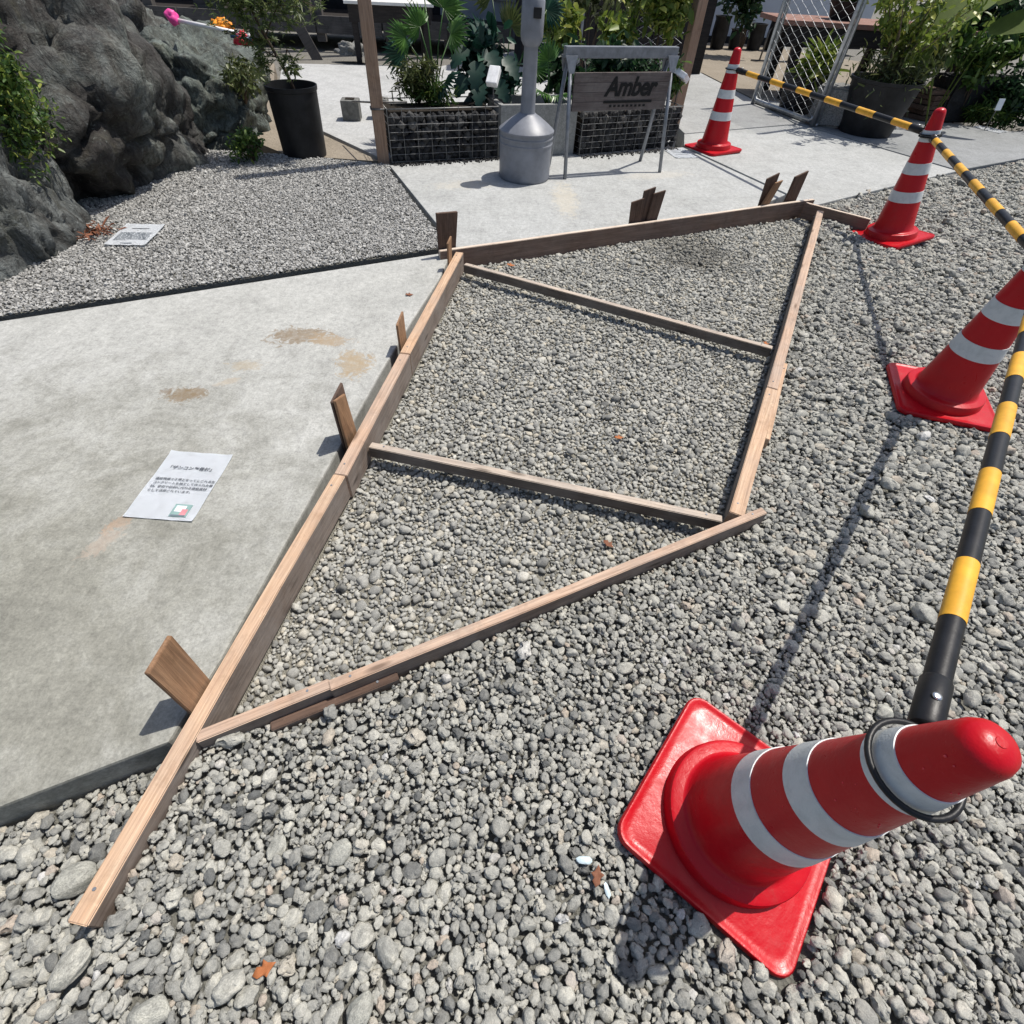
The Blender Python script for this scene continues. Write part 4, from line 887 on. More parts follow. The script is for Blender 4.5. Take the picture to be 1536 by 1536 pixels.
for (b, t, r, n, s, m, lb) in [((0.12, 6.4, 0.0), (0.10, 6.4, 0.72), (0.22, 0.2, 0.26), 420, 0.085, 'leaf_yellow', 'thin yellow-leaved shrub behind the grey concrete planter'),
    ((0.66, 6.45, 0.0), (0.66, 6.42, 0.68), (0.16, 0.18, 0.22), 520, 0.075, 'leaf_yellow', 'yellow-green bush seen over the metal beam of the sign stand'),
    ((1.04, 6.5, 0.0), (1.00, 6.45, 0.86), (0.28, 0.2, 0.26), 1100, 0.07, 'leaf_yellow', 'dense climbing bush behind the sign stand next to the second wooden post'),
    ((1.16, 5.86, 0.33), (1.14, 5.84, 0.46), (0.10, 0.14, 0.13), 420, 0.05, 'leaf_mid', 'small bush at the end of the second wire basket'),
    ((0.45, 7.2, 0.0), (0.42, 7.2, 0.85), (0.3, 0.2, 0.2), 380, 0.09, 'leaf_olive', 'sparse olive shrub against the dark shed')]:
    shrub('leafy_shrub', b, t, r, n, s, m, lb, 'shrub', LEAF, 12, 'shrubs behind the wire baskets')

shrub('dark_shrub', (-0.45, 5.42, 0.3), (-0.46, 5.38, 0.52), (0.26, 0.12, 0.22), 420, 0.10, 'leaf_monstera', 'dark leafy mass behind the monstera leaves', 'shrub', LEAF, 12, 'plants behind the wire baskets')
shrub('dark_shrub', (0.25, 5.7, 0.0), (0.20, 5.7, 0.50), (0.22, 0.14, 0.26), 500, 0.09, 'leaf_dark', 'dark bush between the concrete planter and the sign stand beam', 'shrub', LEAF, 12, 'plants behind the wire baskets')
shrub('dark_shrub', (0.75, 6.0, 0.0), (0.72, 6.0, 0.50), (0.34, 0.14, 0.22), 700, 0.075, 'leaf_dark', 'dark bush seen under the beam of the sign stand', 'shrub', LEAF, 12, 'plants behind the wire baskets')
# maple in a black tub
def tub(name, c, r0, r1, h, label, soil=True, wavy=False):
    e = empty(name, c); tag(e, label, 'plant pot')
    o = lathe('tub_wall', [(0, 0), (r0, 0.0), (r0 * 1.01, 0.01), (r0 + (r1 - r0) * 0.9, h * 0.93), (r1 * 1.03, h * 0.94), (r1 * 1.04, h), (r1 * 0.99, h), (r1 * 0.96, h * 0.9), (r1 * 0.95, h * 0.84)], 'plastic_black', e, 40)
    lathe('soil', [(r1 * 0.95, h * 0.87), (r1 * 0.5, h * 0.89), (0, h * 0.89)], 'dark_soil', e, 24); return e
tub('plant_tub', (-1.82, 4.70, Z0 - 0.01), 0.160, 0.178, 0.43, 'tall black plastic tub with a young maple beside the boulder')
def maple():
    e = empty('maple_tree', (-1.80, 4.70, 0.41)); tag(e, 'young Japanese maple with a thin bent trunk and drooping leaves in the black tub', 'tree')
    tr = [(0, 0, 0), (-0.02, -0.02, 0.10), (-0.07, -0.04, 0.22), (-0.12, -0.06, 0.34), (-0.16, -0.08, 0.48), (-0.17, -0.08, 0.62)]
    tube('trunk', tr, [0.013, 0.012, 0.010, 0.009, 0.007, 0.005], 'twig', e, 8)
    br = [((-0.10, -0.05, 0.30), (0.05, -0.1, 0.46), (0.20, -0.14, 0.46)), ((-0.13, -0.06, 0.40), (0.08, -0.05, 0.52), (0.30, -0.10, 0.46)), ((-0.16, -0.08, 0.50), (0.08, -0.05, 0.62), (0.34, -0.06, 0.52)), ((-0.07, -0.04, 0.24), (-0.16, -0.10, 0.33), (-0.26, -0.14, 0.36)),
          ((-0.14, -0.07, 0.45), (-0.25, -0.12, 0.55), (-0.34, -0.16, 0.52)), ((-0.03, -0.03, 0.14), (0.04, -0.08, 0.24), (0.08, -0.12, 0.20)), ((-0.05, -0.03, 0.18), (-0.12, -0.12, 0.24), (-0.14, -0.2, 0.18)), ((-0.17, -0.08, 0.60), (-0.05, -0.12, 0.68), (0.16, -0.12, 0.64)), ((-0.16, -0.08, 0.55), (-0.22, -0.2, 0.62), (-0.16, -0.26, 0.56))]
    pts = []
    for b in br:
        o = tube('branch', b, [0.005, 0.004, 0.002], 'twig', e, 6); p0, p1, p2 = map(np.array, b)
        for t in rng.uniform(0.25, 1.05, 52):
            p = (1 - t) ** 2 * p0 + 2 * t * (1 - t) * p1 + t * t * p2; pts.append(p + rng.normal(0, 0.035, 3) - np.array([0, 0, abs(rng.normal(0, 0.03))]))
    for p in rng.normal(0, 1, (420, 3)): pts.append(p * np.array([0.13, 0.08, 0.11]) + np.array([-0.15, -0.1, 0.50]))
    leaves('foliage', np.array(pts), 0.042, STAR, 'leaf_maple', e, 0.55)
maple()
shrub('glossy_shrub', (-2.72, 3.05, 0.05), (-2.62, 2.98, 0.60), (0.20, 0.22, 0.28), 4200, 0.026, 'leaf_mid', 'dense glossy green shrub growing between the two nearest boulders', 'shrub', LEAF, 26, None, 0.4, True, 0.8, 'leaf_yellow')
shrub('creeping_plant', (-2.10, 4.40, 0.02), (-2.10, 4.38, 0.14), (0.13, 0.16, 0.12), 700, 0.03, 'leaf_mid', 'low creeping plant at the foot of the huge boulder beside the tub', 'plant', LEAF, 12)
shrub('rock_plant', (-2.35, 5.05, 0.25), (-2.30, 5.0, 0.42), (0.18, 0.2, 0.16), 700, 0.036, 'leaf_olive', 'loose leafy plant growing over the greenish boulder', 'plant', LEAF, 12)
lp = rng.normal(0, 1, (70, 3)) * np.array([0.05, 0.05, 0.006]) + np.array([-2.42, 2.93, 0.05]); o = leaves('leaf_litter', lp, 0.055, NARROW, 'leaf_brown', None, 0.3); tag(o, 'heap of brown dead leaves between the two nearest boulders', 'leaf litter', kind='stuff')

# garden toys lying on the greenish boulder
def bundle():
    e = empty('plastic_rod', (-2.55, 5.25, 0.665)); tag(e, 'white plastic rod with pink end lying on the greenish boulder', 'rod')
    tube('rod', [(-0.25, -0.02, 0.03), (0.28, 0.0, -0.03)], 0.014, 'white_plastic', e); tube('grip', [(0.15, -0.04, -0.035), (0.30, -0.03, -0.05)], 0.012, 'blue_rod', e)
    bm = bmesh.new(); bmesh.ops.create_icosphere(bm, subdivisions=3, radius=0.045)
    for v in bm.verts: v.co *= 1 + 0.4 * mnoise.noise(v.co * 30)
    o = bm_obj('pink_end', bm, 'pink', e, True); o.location = (-0.27, -0.02, 0.045)
bundle()
def ragged(name, c, r, mat, label, cat):
    bm = bmesh.new(); bmesh.ops.create_icosphere(bm, subdivisions=4, radius=1)
    for v in bm.verts: v.co *= 1 + 0.5 * mnoise.noise(v.co * 2.6 + Vector(c)) + 0.2 * mnoise.noise(v.co * 7)
    for v in bm.verts: v.co = Vector((v.co.x * r[0], v.co.y * r[1], max(-0.02, v.co.z * r[2])))
    o = bm_obj(name, bm, mat, None, True); o.location = c; tag(o, label, cat)
ragged('orange_cloth', (-2.50, 5.32, 0.67), (0.075, 0.05, 0.045), 'orange', 'crumpled orange cloth on the greenish boulder', 'cloth')
ragged('red_cloth', (-2.33, 5.25, 0.60), (0.055, 0.05, 0.055), 'red_cloth', 'crumpled red cloth at the end of the plastic rod', 'cloth')

# ------------------------------------------------------------------ wire baskets, planter, posts
UD = Vector((0.893, 0.450, 0)); ANG = math.atan2(0.450, 0.893)
stone_me = []
for k in range(5):
    bm = bmesh.new(); bmesh.ops.create_icosphere(bm, subdivisions=2, radius=0.5)
    for v in bm.verts: v.co *= 1 + 0.5 * mnoise.noise(v.co * 2.4 + Vector((k * 5, 1, 2)))
    me = bpy.data.meshes.new('stone'); bm.to_mesh(me); bm.free(); me.materials.append(MAT['dark_stone']); stone_me.append(me)
def gabion(origin, ang, L_, D_, H_, label):
    e = empty('wire_basket', (*origin, Z0), ang); tag(e, label, 'gabion', 'stone-filled wire baskets')
    bm = bmesh.new(); r = 0.0016
    zs = np.linspace(0.01, H_, 8); xs = np.linspace(0, L_, max(4, int(L_ / 0.1) + 1)); ys = np.linspace(0, D_, 4)
    for z in zs: add_tube(bm, [(0, 0, z), (L_, 0, z)], r, 5); add_tube(bm, [(0, 0, z), (0, D_, z)], r, 5); add_tube(bm, [(L_, 0, z), (L_, D_, z)], r, 5)
    for x in xs: add_tube(bm, [(x, -0.003, 0), (x, -0.003, H_ + 0.01)], r, 5)
    for y in ys: add_tube(bm, [(-0.003, y, 0), (-0.003, y, H_)], r, 5); add_tube(bm, [(L_ + 0.003, y, 0), (L_ + 0.003, y, H_)], r, 5)
    bm_obj('wire_grid', bm, 'wire', e)
    tube('rim_wire', [(0, 0, H_), (L_, 0, H_), (L_, D_, H_), (0, D_, H_), (0, 0, H_)], 0.004, 'wire', e, 6)
    cnt = 0
    for iz in range(int(H_ / 0.042)):
        for ix in range(int(L_ / 0.047)):
            s = random.uniform(0.045, 0.066); o = bpy.data.objects.new('stone', random.choice(stone_me)); COL.objects.link(o); o.parent = e
            o.scale = (s * 1.15, s, s * 0.95); o.rotation_euler = (random.uniform(0, 6), random.uniform(0, 6), random.uniform(0, 6))
            o.location = (0.028 + ix * 0.0472 + random.uniform(-.008, .008) + (iz % 2) * 0.015, 0.036 + random.uniform(-.008, .012), 0.025 + iz * 0.0415 + random.uniform(-.007, .007)); cnt += 1
    bm = bmesh.new(); add_box(bm, (L_ / 2, D_ / 2 + 0.03, H_ * 0.46), (L_ - 0.06, D_ - 0.08, H_ * 0.9)); bm_obj('soil', bm, 'dark_soil', e)
gabion((-1.105, 4.575), math.atan2(0.345, 0.80), 0.86, 0.36, 0.335, 'long wire basket of dark stones beside the wooden post')
gabion((0.355, 5.135), math.atan2(0.47, 0.88), 0.99, 0.40, 0.30, 'wire basket of dark stones behind the sign stand')
e = empty('concrete_planter', (-0.30, 4.945, Z0), math.atan2(0.22, 0.57)); tag(e, 'plain grey concrete planter between the two wire baskets', 'planter')
for nm, c, s in (('front_wall', (0.325, 0.02, 0.17), (0.65, 0.04, 0.34)), ('back_wall', (0.325, 0.36, 0.17), (0.65, 0.04, 0.34)), ('side_wall', (0.02, 0.19, 0.168), (0.04, 0.296, 0.336)), ('side_wall', (0.63, 0.19, 0.168), (0.04, 0.296, 0.336))):
    box(nm, c, s, 'panel_concrete', e, 0.004)
box('soil', (0.325, 0.19, 0.14), (0.56, 0.29, 0.28), 'dark_soil', e, 0)
e = empty('wooden_post', (-1.185, 4.625, 0.0), 0.3); tag(e, 'square brown wooden post at the corner of the first wire basket', 'post', 'wooden posts')
box('shaft', (0, 0, 1.1), (2.2, 0.085, 0.085), 'post_wood', e, 0.004, (0, math.pi / 2, 0)); tube('strap', [(-0.046, -0.046, 0.36), (0.046, -0.046, 0.36), (0.046, 0.046, 0.36), (-0.046, 0.046, 0.36), (-0.046, -0.046, 0.36)], 0.006, 'wire_dark', e, 6)
e = empty('wooden_post', (1.36, 6.50, 0.0), 0.35); tag(e, 'tan wooden post behind the second wire basket, next to the pale wall', 'post', 'wooden posts')
box('shaft', (0, 0, 1.1), (2.2, 0.095, 0.095), 'post_wood', e, 0.004, (0, math.pi / 2, 0))
o = tube('steel_rod', [(-1.50, 5.10, 0.30), (-1.20, 4.66, 0.385), (-0.98, 4.72, 0.39)], 0.006, 'wire_dark'); tag(o, 'thin steel rod tied to the wooden post beside the fan palm', 'rod')
def block(c, s, rz, label):
    e = empty('concrete_block', c, rz); tag(e, label, 'block', 'concrete blocks on the path')
    box('body', (0, 0, s[2] / 2), s, 'block_concrete', e, 0.008); box('recess', (0, 0, s[2]), (s[0] * 0.5, s[1] * 0.5, 0.012), 'dark_soil', e, 0.002)
block((-1.745, 5.86, Z0 - 0.004), (0.16, 0.16, 0.15), 0.15, 'small grey concrete block on the pale path between tub and post')
block((-1.50, 5.98, Z0 - 0.004), (0.15, 0.15, 0.15), 0.1, 'small grey concrete block half hidden by the wooden post')
def garden_light(c, rot, label):
    e = empty('garden_light', c); tag(e, label, 'garden light')
    box('head', (0, 0, 0.0), (0.085, 0.13, 0.045), 'white_plastic', e, 0.006, rot); tube('stake', [(0, 0.0, -0.02), (0, 0.02, -0.22)], 0.006, 'wire_dark', e)
garden_light((-0.365, 4.99, 0.53), (0.75, 0.0, -0.25), 'white boxy garden light tilted above the first wire basket')
garden_light((1.19, 5.78, 0.51), (0.3, 0.5, 0.9), 'small grey-white garden light by the end of the second wire basket')

def crumbs(line, n, spread, label):
    V, F = [], []; base = np.array([(1, 0, 0), (-1, 0, 0), (0, 1, 0), (0, -1, 0), (0, 0, 1), (0, 0, -1)], float); tri = np.array([(0, 2, 4), (2, 1, 4), (1, 3, 4), (3, 0, 4), (2, 0, 5), (1, 2, 5), (3, 1, 5), (0, 3, 5)])
    for k in range(n):
        t = random.random(); x = line[0][0] + (line[1][0] - line[0][0]) * t; y = line[0][1] + (line[1][1] - line[0][1]) * t; d = abs(random.gauss(0, spread)); r = random.uniform(0.003, 0.011)
        V.append(base * rng.uniform(0.6, 1.2, (6, 3)) * r + np.array([x + d * 0.45, y - d, Z0 + r * 0.5])); F.append(tri + 6 * k)
    o = np_mesh('crumbled_stone', np.concatenate(V), np.concatenate(F), 'dark_stone'); tag(o, label, 'rubble', kind='stuff')
crumbs(((-1.10, 4.56), (-0.30, 4.90)), 260, 0.035, 'stone crumbs along the foot of the long wire basket')
crumbs(((0.36, 5.12), (1.26, 5.60)), 260, 0.035, 'stone crumbs along the foot of the basket behind the sign stand')
# ------------------------------------------------------------------ standing ashtray
e = empty('standing_ashtray', (-0.085, 4.475, Z0)); tag(e, 'grey standing ashtray with round bin and tall post on the slab', 'ashtray')
lathe('bin', [(0, 0), (0.180, 0.0), (0.186, 0.006), (0.188, 0.02), (0.190, 0.215), (0.1935, 0.218), (0.1935, 0.226), (0.1905, 0.229), (0.1905, 0.252), (0.1945, 0.255), (0.1945, 0.263), (0.191, 0.266), (0.191, 0.292), (0.186, 0.295)], 'ash_grey', e, 56)
lathe('lid', [(0.1965, 0.286), (0.1975, 0.298), (0.193, 0.303), (0.150, 0.334), (0.100, 0.366), (0.066, 0.384), (0.058, 0.390), (0.0, 0.391)], 'ash_grey', e, 56)
lathe('post', [(0.054, 0.380), (0.051, 0.395), (0.046, 0.74), (0.05, 0.75)], 'ash_grey', e, 32)
lathe('head', [(0.05, 0.74), (0.068, 0.765), (0.073, 0.79), (0.073, 0.95), (0.068, 0.962), (0.0, 0.966)], 'ash_grey', e, 32)
box('ash_slot', (0.03, -0.065, 0.90), (0.05, 0.03, 0.05), 'plastic_black', e, 0.004)

# ------------------------------------------------------------------ sign stand with hanging board
BL, BR = Vector((0.140, 4.625, 0.735)), Vector((0.955, 4.985, 0.735)); bd = (BR - BL).normalized(); bn = Vector((-bd.y, bd.x, 0)); ba = math.atan2(bd.y, bd.x); bw = (BR - BL).length
e = empty('sign_stand', ((BL.x + BR.x) / 2, (BL.y + BR.y) / 2, Z0), ba); tag(e, 'grey metal trestle sign stand in front of the second wire basket', 'sign stand')
box('beam', (0, 0, 0.705), (bw, 0.045, 0.062), 'stand_steel', e, 0.004)
for sx in (-1, 1):
    for sy in (-1, 1):
        x0 = sx * (bw / 2 - 0.04)
        br_ = tube('leg', [(x0 + 0.015 * sx, sy * 0.155, 0.0), (x0, sy * 0.03, 0.66)], 0.0135, 'stand_steel', e, 10)
        bm = bmesh.new(); vv = [bm.verts.new(q) for q in ((x0 - 0.045, sy * 0.026, 0.69), (x0 + 0.045, sy * 0.026, 0.69), (x0 + 0.018, sy * 0.046, 0.60), (x0 - 0.018, sy * 0.046, 0.60))]
        f = bm.faces.new(vv); ex_ = bmesh.ops.extrude_face_region(bm, geom=[f]); bmesh.ops.translate(bm, verts=[v for v in ex_['geom'] if isinstance(v, bmesh.types.BMVert)], vec=(0, sy * 0.012, 0)); bm_obj('bracket', bm, 'stand_steel', e)
e2 = empty('sign_board', ((BL.x + BR.x) / 2 - bn.x * 0.07, (BL.y + BR.y) / 2 - bn.y * 0.07, 0.395 + Z0), ba); tag(e2, 'dark weathered board reading Amber hung from the trestle', 'sign')
for k in range(4):
    box('plank', (0.0, 0, 0.026 + 0.0535 * k), (bw - 0.12, 0.018 + 0.001 * (k % 2), 0.0525), 'sign_wood', e2, 0.002)
text_mesh('lettering', 'Amber', 0.150, 'sign_ink', e2, (0.065, -0.0115, 0.085), (rad(90), 0, 0), 'CENTER', 0.25, 0.001, 0.004, 0.95)
box('underline', (0.06, -0.0115, 0.050), (0.40, 0.003, 0.014), 'sign_ink', e2, 0); 
for k in range(9): box('small_letter', (-0.08 + k * 0.035, -0.0112, 0.026), (0.018, 0.0026, 0.012), 'sign_ink', e2, 0)
for sx in (-1, 1): tube('hanger', [(sx * 0.3, 0.0, 0.20), (sx * 0.3, 0.06, 0.29)], 0.003, 'wire_dark', e2, 6)

# ------------------------------------------------------------------ chain-link panel
def chainlink(p0, p1, H_, lean, label, posts=True, cell=0.075, bottom=0.0):
    p0 = Vector((*p0, Z0)); p1 = Vector((*p1, Z0)); d = (p1 - p0); L_ = d.length; ang = math.atan2(d.y, d.x)
    e = empty('chainlink_panel', p0, ang); e.rotation_euler = (lean, 0, ang); tag(e, label, 'fence panel')
    if posts:
        for x in (0.0, L_):
            tube('upright_tube', [(x, 0, 0), (x, 0, H_)], 0.021, 'steel', e, 12)
            tube('support_leg', [(x, 0.055, 0), (x, 0.055, H_)], 0.018, 'steel', e, 12)
        tube('bottom_rail', [(0.0, 0, 0.09), (0.05, 0, 0.045), (L_ - 0.05, 0, 0.045), (L_, 0, 0.09)], 0.018, 'steel', e, 12); tube('base_rail', [(-0.02, 0.055, 0.015), (L_ + 0.02, 0.055, 0.015)], 0.016, 'steel', e, 10)
    bm = bmesh.new(); nx = int(L_ / cell); nz = int(H_ / cell)
    for i in range(nx):
        pts = []
        for k in range(nz * 2):
            pts.append((cell * (i + 0.5) + (cell * 0.5 if (k + i) % 2 else -cell * 0.5) * 1.04, 0.004 if k % 2 else -0.004, 0.06 + bottom + k * cell * 0.5))
        add_tube(bm, pts, 0.0023, 4, False)
    bm_obj('wire_mesh', bm, 'steel', e)
chainlink((2.53, 7.86), (2.90, 6.86), 1.75, 0.0, 'galvanised chain-link panel standing on the slab beside the big tub')
chainlink((0.86, 6.58), (1.32, 6.56), 1.3, 0.0, 'strip of chain-link mesh behind the climbing bush', False, 0.07, 0.2)

# ------------------------------------------------------------------ right-hand garden corner
tub('plant_tub', (3.42, 6.76, Z0), 0.25, 0.33, 0.44, 'wide black tub holding a twiggy bush on the slab')
def twig_bush(base, label):
    e = empty('twiggy_bush', base); tag(e, label, 'shrub'); pts = []; 
    for k in range(26):
        a = random.uniform(0, 6.28); t = random.uniform(0.1, 0.5); h = random.uniform(0.45, 0.85); q = Vector((math.cos(a) * t, math.sin(a) * t, h))
        m_ = Vector((q.x * 0.35 + random.uniform(-.03, .03), q.y * 0.35 + random.uniform(-.03, .03), h * 0.5))
        tube('stem', [(math.cos(a) * 0.05, math.sin(a) * 0.05, 0), m_, q], [0.009, 0.006, 0.003], 'trunk', e, 5)
        for u in rng.uniform(0.45, 1.1, 44): pts.append(np.array(m_) + (np.array(q) - np.array(m_)) * (2 * u - 1) + rng.normal(0, 0.035, 3))
    leaves('foliage', np.array(pts), 0.065, LEAF, 'leaf_yellow', e, 0.8)
    p = rng.normal(0, 1, (1100, 3)) * np.array([0.15, 0.15, 0.11]) + np.array([0, 0, 0.12]); leaves('undergrowth', p, 0.06, NARROW, 'leaf_olive', e, 0.9)
twig_bush((3.42, 6.76, 0.40), 'twiggy bush with yellow-green leaves growing in the wide black tub')
def rough_block(name, c, s, rz, mat, label, cat):
    bm = bmesh.new(); add_box(bm, (0, 0, s[2] / 2), s); bmesh.ops.bevel(bm, geom=list(bm.edges), offset=0.02, segments=2, affect='EDGES'); bmesh.ops.subdivide_edges(bm, edges=bm.edges[:], cuts=5, use_grid_fill=True)
    for v in bm.verts: v.co += v.normal * 0.018 * mnoise.noise(v.co * 9 + Vector(c))
    for v in bm.verts: v.co += Vector((mnoise.noise(v.co * 14), mnoise.noise(v.co * 14 + Vector((5, 0, 0))), mnoise.noise(v.co * 14 + Vector((0, 5, 0))))) * 0.012
    o = bm_obj(name, bm, mat); o.location = c; o.rotation_euler = (0, 0, rz); tag(o, label, cat); return o
rough_block('granite_block', (3.10, 7.02, Z0), (0.36, 0.32, 0.33), -0.5, 'granite', 'rough granite block between chain-link panel and wide tub', 'stone block')
shrub('strap_plant', (3.02, 7.5, 0.3), (3.02, 7.5, 0.46), (0.16, 0.16, 0.15), 380, 0.16, 'leaf_yellow', 'strappy yellow-green plant seen through the chain-link panel', 'plant', NARROW, 8)
tub('plant_tub', (2.98, 7.62, Z0), 0.20, 0.25, 0.32, 'dark tub under the table behind the chain-link panel')
# long table
e = empty('garden_table', (4.2, 8.75, 0), 0.08); tag(e, 'long red-brown plank table with dark trestles behind the chain-link panel', 'table')
for k in range(4): box('plank', (0.0, -0.33 + 0.22 * k, 0.72), (3.0, 0.212, 0.045), 'table_wood', e, 0.004)
for x in (-1.2, 0.0, 1.2):
    box('trestle_beam', (x, 0, 0.655), (0.10, 0.8, 0.08), 'dark_timber', e, 0.004)
    for sy in (-1, 1): box('leg', (x, sy * 0.28, 0.31), (0.09, 0.09, 0.64), 'dark_timber', e, 0.004, (sy * 0.12, 0, 0))
box('apron', (0, -0.40, 0.62), (2.9, 0.04, 0.15), 'dark_timber', e, 0.003)
tub('plant_tub', (3.55, 8.72, 0.745), 0.15, 0.20, 0.16, 'low dark pot standing on the plank table')
shrub('table_plant', (3.55, 8.72, 0.88), (3.55, 8.7, 0.98), (0.2, 0.15, 0.12), 240, 0.10, 'leaf_yellow', 'pale green plant in the low pot on the plank table', 'plant', LEAF, 8)
# stacked roof tiles
for k in range(6):
    o = box('roof_tile', (4.47 + random.uniform(-.03, .03), 7.72 + random.uniform(-.02, .02), Z0 + 0.022 + k * 0.046), (0.30, 0.26, 0.04), 'stake_wood', None, 0.006, (0, 0, 0.5 + random.uniform(-.25, .25)))
    tag(o, 'dark brown slab in the stack beside the wide black tub', 'stone slab', 'stacked dark slabs')
rough_block('dark_bench', (5.0, 7.95, 0.0), (0.9, 0.35, 0.42), 0.35, 'dark_stone', 'low dark stone bench at the edge of the planted bed', 'bench')
for (b, t, r, n, s, m, lb, tp) in [
    ((4.35, 7.9, 0), (4.25, 7.75, 0.62), (0.35, 0.25, 0.25), 1100, 0.085, 'leaf_mid', 'green bush with pale tips behind the stacked dark slabs', LEAF),
    ((4.9, 7.75, 0), (4.90, 7.75, 0.60), (0.40, 0.3, 0.30), 1800, 0.075, 'leaf_mid', 'dense bush over the low dark stone bench', LEAF),
    ((5.5, 7.75, 0), (5.50, 7.7, 0.30), (0.42, 0.35, 0.30), 2200, 0.06, 'leaf_dark', 'dark low bush beside the white plant tag', LEAF),
    ((5.15, 7.62, 0), (5.20, 7.62, 0.12), (0.35, 0.14, 0.13), 900, 0.07, 'leaf_mid', 'grassy plants along the slab edge under the plant tag', NARROW),
    ((6.0, 8.1, 0), (6.0, 8.1, 0.8), (0.7, 0.5, 0.5), 2400, 0.08, 'leaf_dark', 'tall dark bush at the far side of the planted bed', LEAF),
    ((5.3, 8.8, 0), (5.3, 8.8, 0.95), (0.8, 0.4, 0.4), 2200, 0.09, 'leaf_dark', 'broad dark bush behind the low dark stone bench', LEAF),
    ((3.9, 7.6, 0), (3.95, 7.4, 0.62), (0.28, 0.2, 0.22), 700, 0.09, 'leaf_olive', 'olive bush between wide tub and stacked slabs', LEAF),
    ((6.4, 7.6, 0), (6.4, 7.7, 0.4), (0.6, 0.4, 0.45), 1800, 0.07, 'leaf_mid', 'mid green bush closing the planted bed', LEAF)]:
    shrub('garden_bush', b, t, r, n, s, m, lb, 'shrub', tp, 20, 'bushes of the planted bed', 0.36, True, 0.8)
broad_plant('banana_plant', (4.35, 7.3, 0.0), [((3.62, 6.90, 0.80), (0.75, 0.15, 0.45), (-0.4, -0.6, 0.7), 0.85, 0.17), ((4.45, 7.3, 1.1), (0.6, 0.1, 0.5), (0, -0.6, 0.8), 0.8, 0.16), ((3.75, 7.0, 0.72), (-0.3, -0.3, -0.5), (0, -0.8, 0.5), 0.35, 0.12), ((4.5, 7.2, 0.85), (0.6, -0.3, 0.2), (0, -0.6, 0.8), 0.6, 0.15)], 'leaf_banana', 'banana plant with a long pale-ribbed leaf arching over the planted bed', 'plant', False, None)
e = empty('plant_tag', (4.99, 7.28, Z0 - 0.04)); tag(e, 'white plant tag standing in the planted bed', 'plant tag'); box('card', (0, 0, 0.27), (0.075, 0.004, 0.10), 'paper', e, 0.001, (-0.2, 0, 0.2)); tube('stick', [(0, 0.006, 0), (0, 0.006, 0.25)], 0.004, 'wire_dark', e)

# ------------------------------------------------------------------ far background
def wall(name, c, s, rz, mat, label, cat='wall'):
    e = empty(name, c, rz); tag(e, label, cat); box('wall_panel', (0, 0, s[2] / 2), s, mat, e, 0.005); return e
e = wall('garden_wall', (4.2, 14.0, 0), (4.6, 0.2, 2.6), 0.25, 'wall_pale', 'pale blue-white rendered wall behind the upright pots')
box('plinth', (0, -0.12, 0.06), (4.6, 0.05, 0.12), 'wall_dark', e)
e = wall('grey_building', (-1.0, 12.2, 0), (4.4, 0.3, 3.0), -0.35, 'wall_grey', 'grey building with dark window behind the palms', 'building')
for x in (-0.9, 0.7):
    wn = box('window', (x, -0.17, 1.0), (1.1, 0.06, 1.0), 'stand_steel', e, 0.004); box('pane', (-0.26, -0.025, 0), (0.48, 0.03, 0.9), 'glass_dark', wn, 0); box('pane', (0.26, -0.025, 0), (0.48, 0.03, 0.9), 'glass_dark', wn, 0)
e = wall('dark_shed', (0.9, 10.2, 0), (2.6, 1.2, 2.4), 0.12, 'wall_dark', 'black timber shed behind the sign stand', 'shed')
for k in range(13): box('board', (-1.2 + 0.2 * k, -0.612, 1.2), (0.188, 0.02, 2.38), 'dark_timber', e, 0.003)
e = empty('trellis', (0.15, 8.7, 0), 0.1); tag(e, 'grey ladder-like trellis leaning at the dark shed', 'trellis')
for x in (-0.2, 0.12, 0.3): box('upright', (x, 0, 0.8), (0.03, 0.03, 1.6), 'stand_steel', e, 0.002)
for z in (0.35, 0.72, 1.1): box('rung', (0.05, -0.031, z), (0.55, 0.03, 0.03), 'stand_steel', e, 0.002)
e = empty('timber_deck', (-4.0, 10.6, 0), 0.10); tag(e, 'dark raised timber deck with posts beyond the pale path', 'deck')
box('back_wall', (0, 1.6, 1.4), (7, 0.15, 2.8), 'wall_dark', e)
box('floor', (0, 0.8, 0.20), (7, 1.5, 0.10), 'dark_timber', e)
for x in (-2.9, -1.9, -0.4, 0.55, 1.6, 2.5): box('post', (x, -0.02, 1.2), (0.13, 0.13, 2.4), 'grey_timber', e, 0.004)
for k in range(7): box('fascia_board', (-3.0 + k * 1.0, -0.10, 0.20), (0.98, 0.04, 0.20), 'grey_timber', e, 0.004)
for x in (-1.2, 0.1, 2.0): box('crate', (x, 0.6, 0.42), (0.45, 0.35, 0.34), 'grey_timber', e, 0.005)
o = box('leaning_plank', (-3.45, 9.75, 0.20), (0.14, 0.04, 0.75), 'grey_timber', None, 0.004, (0.0, -0.45, 0.3)); tag(o, 'grey plank leaning against the dark deck behind the maple', 'plank')
e = empty('outdoor_table', (-2.05, 9.2, 0), 0.25); tag(e, 'pale-topped outdoor table with dark underside behind the wooden post', 'table')
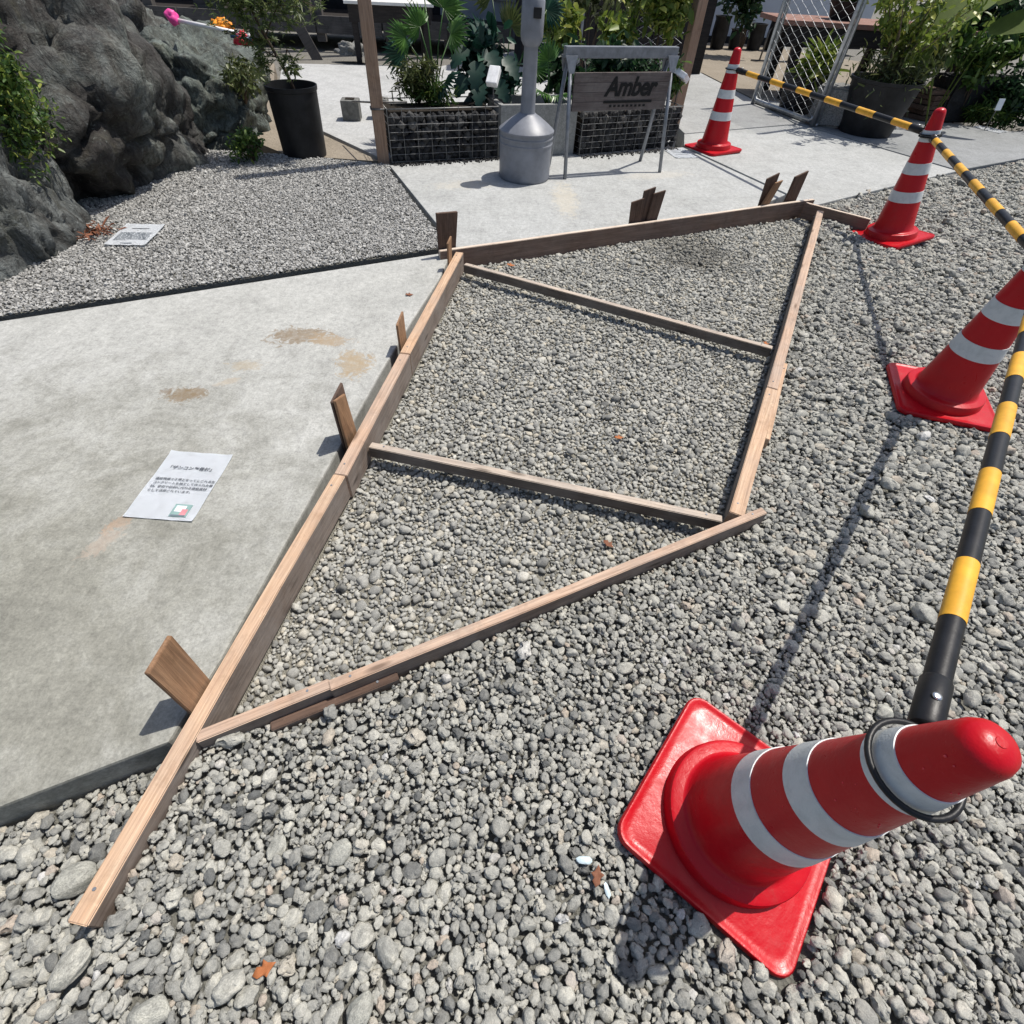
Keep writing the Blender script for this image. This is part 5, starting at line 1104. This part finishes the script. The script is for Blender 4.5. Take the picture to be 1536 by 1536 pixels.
box('table_top', (0, 0, 0.60), (1.1, 0.75, 0.03), 'white_top', e, 0.004); box('apron', (0, -0.30, 0.50), (1.02, 0.06, 0.16), 'dark_timber', e, 0.003)
for x in (-0.45, 0.45):
    for y in (-0.28, 0.28): box('leg', (x, y, 0.30), (0.07, 0.07, 0.58), 'dark_timber', e, 0.003)
ragged('rubble_heap', (-2.75, 9.75, 0.0), (0.22, 0.12, 0.12), 'granite', 'little heap of pale rubble at the foot of the dark deck', 'rubble')
for k in range(6):
    x, y = 2.42 + 0.36 * k, 12.55 + 0.10 * k; e = empty('tall_pot', (x, y, 0)); tag(e, ['first','second','third','fourth','fifth','sixth'][k] + ' black upright pot from the wooden post along the pale wall', 'plant pot', 'upright pots along the pale wall')
    h = 0.30 + 0.08 * (k % 3)
    lathe('pot_wall', [(0, 0), (0.11, 0), (0.14, h * 0.5), (0.13, h * 0.9), (0.15, h), (0.12, h), (0.11, h * 0.9), (0, h * 0.88)], 'plastic_black', e, 24)
shrub('wall_tree', (3.35, 11.9, 0), (3.25, 11.9, 0.85), (0.40, 0.3, 0.45), 1500, 0.10, 'leaf_dark', 'small leafy tree in front of the pale wall', 'tree', LEAF, 18)
e = empty('bicycle_rack', (3.9, 11.6, 0.0), 0.2); tag(e, 'dark bent-tube rack in front of the pale wall', 'rack')
for x in (-0.3, 0.0, 0.3): tube('hoop', [(x, 0, 0.02), (x + 0.02, 0, 0.4), (x + 0.1, 0, 0.5), (x + 0.18, 0, 0.4), (x + 0.22, 0, 0.02)], 0.014, 'wire_dark', e, 8)
tube('foot_rail', [(-0.45, 0, 0.03), (0.6, 0, 0.03)], 0.014, 'wire_dark', e, 8)
shrub('hedge_bush', (8.5, 10.5, 0), (8.5, 10.5, 1.1), (2.2, 1.2, 1.3), 3000, 0.14, 'leaf_dark', 'big hedge bush far beyond the planted bed', 'hedge', LEAF, 30)
shrub('hedge_bush', (7.5, 7.2, 0), (7.6, 7.4, 0.7), (1.0, 0.8, 0.8), 1800, 0.10, 'leaf_dark', 'rounded hedge bush beside the planted bed', 'hedge', LEAF, 24)
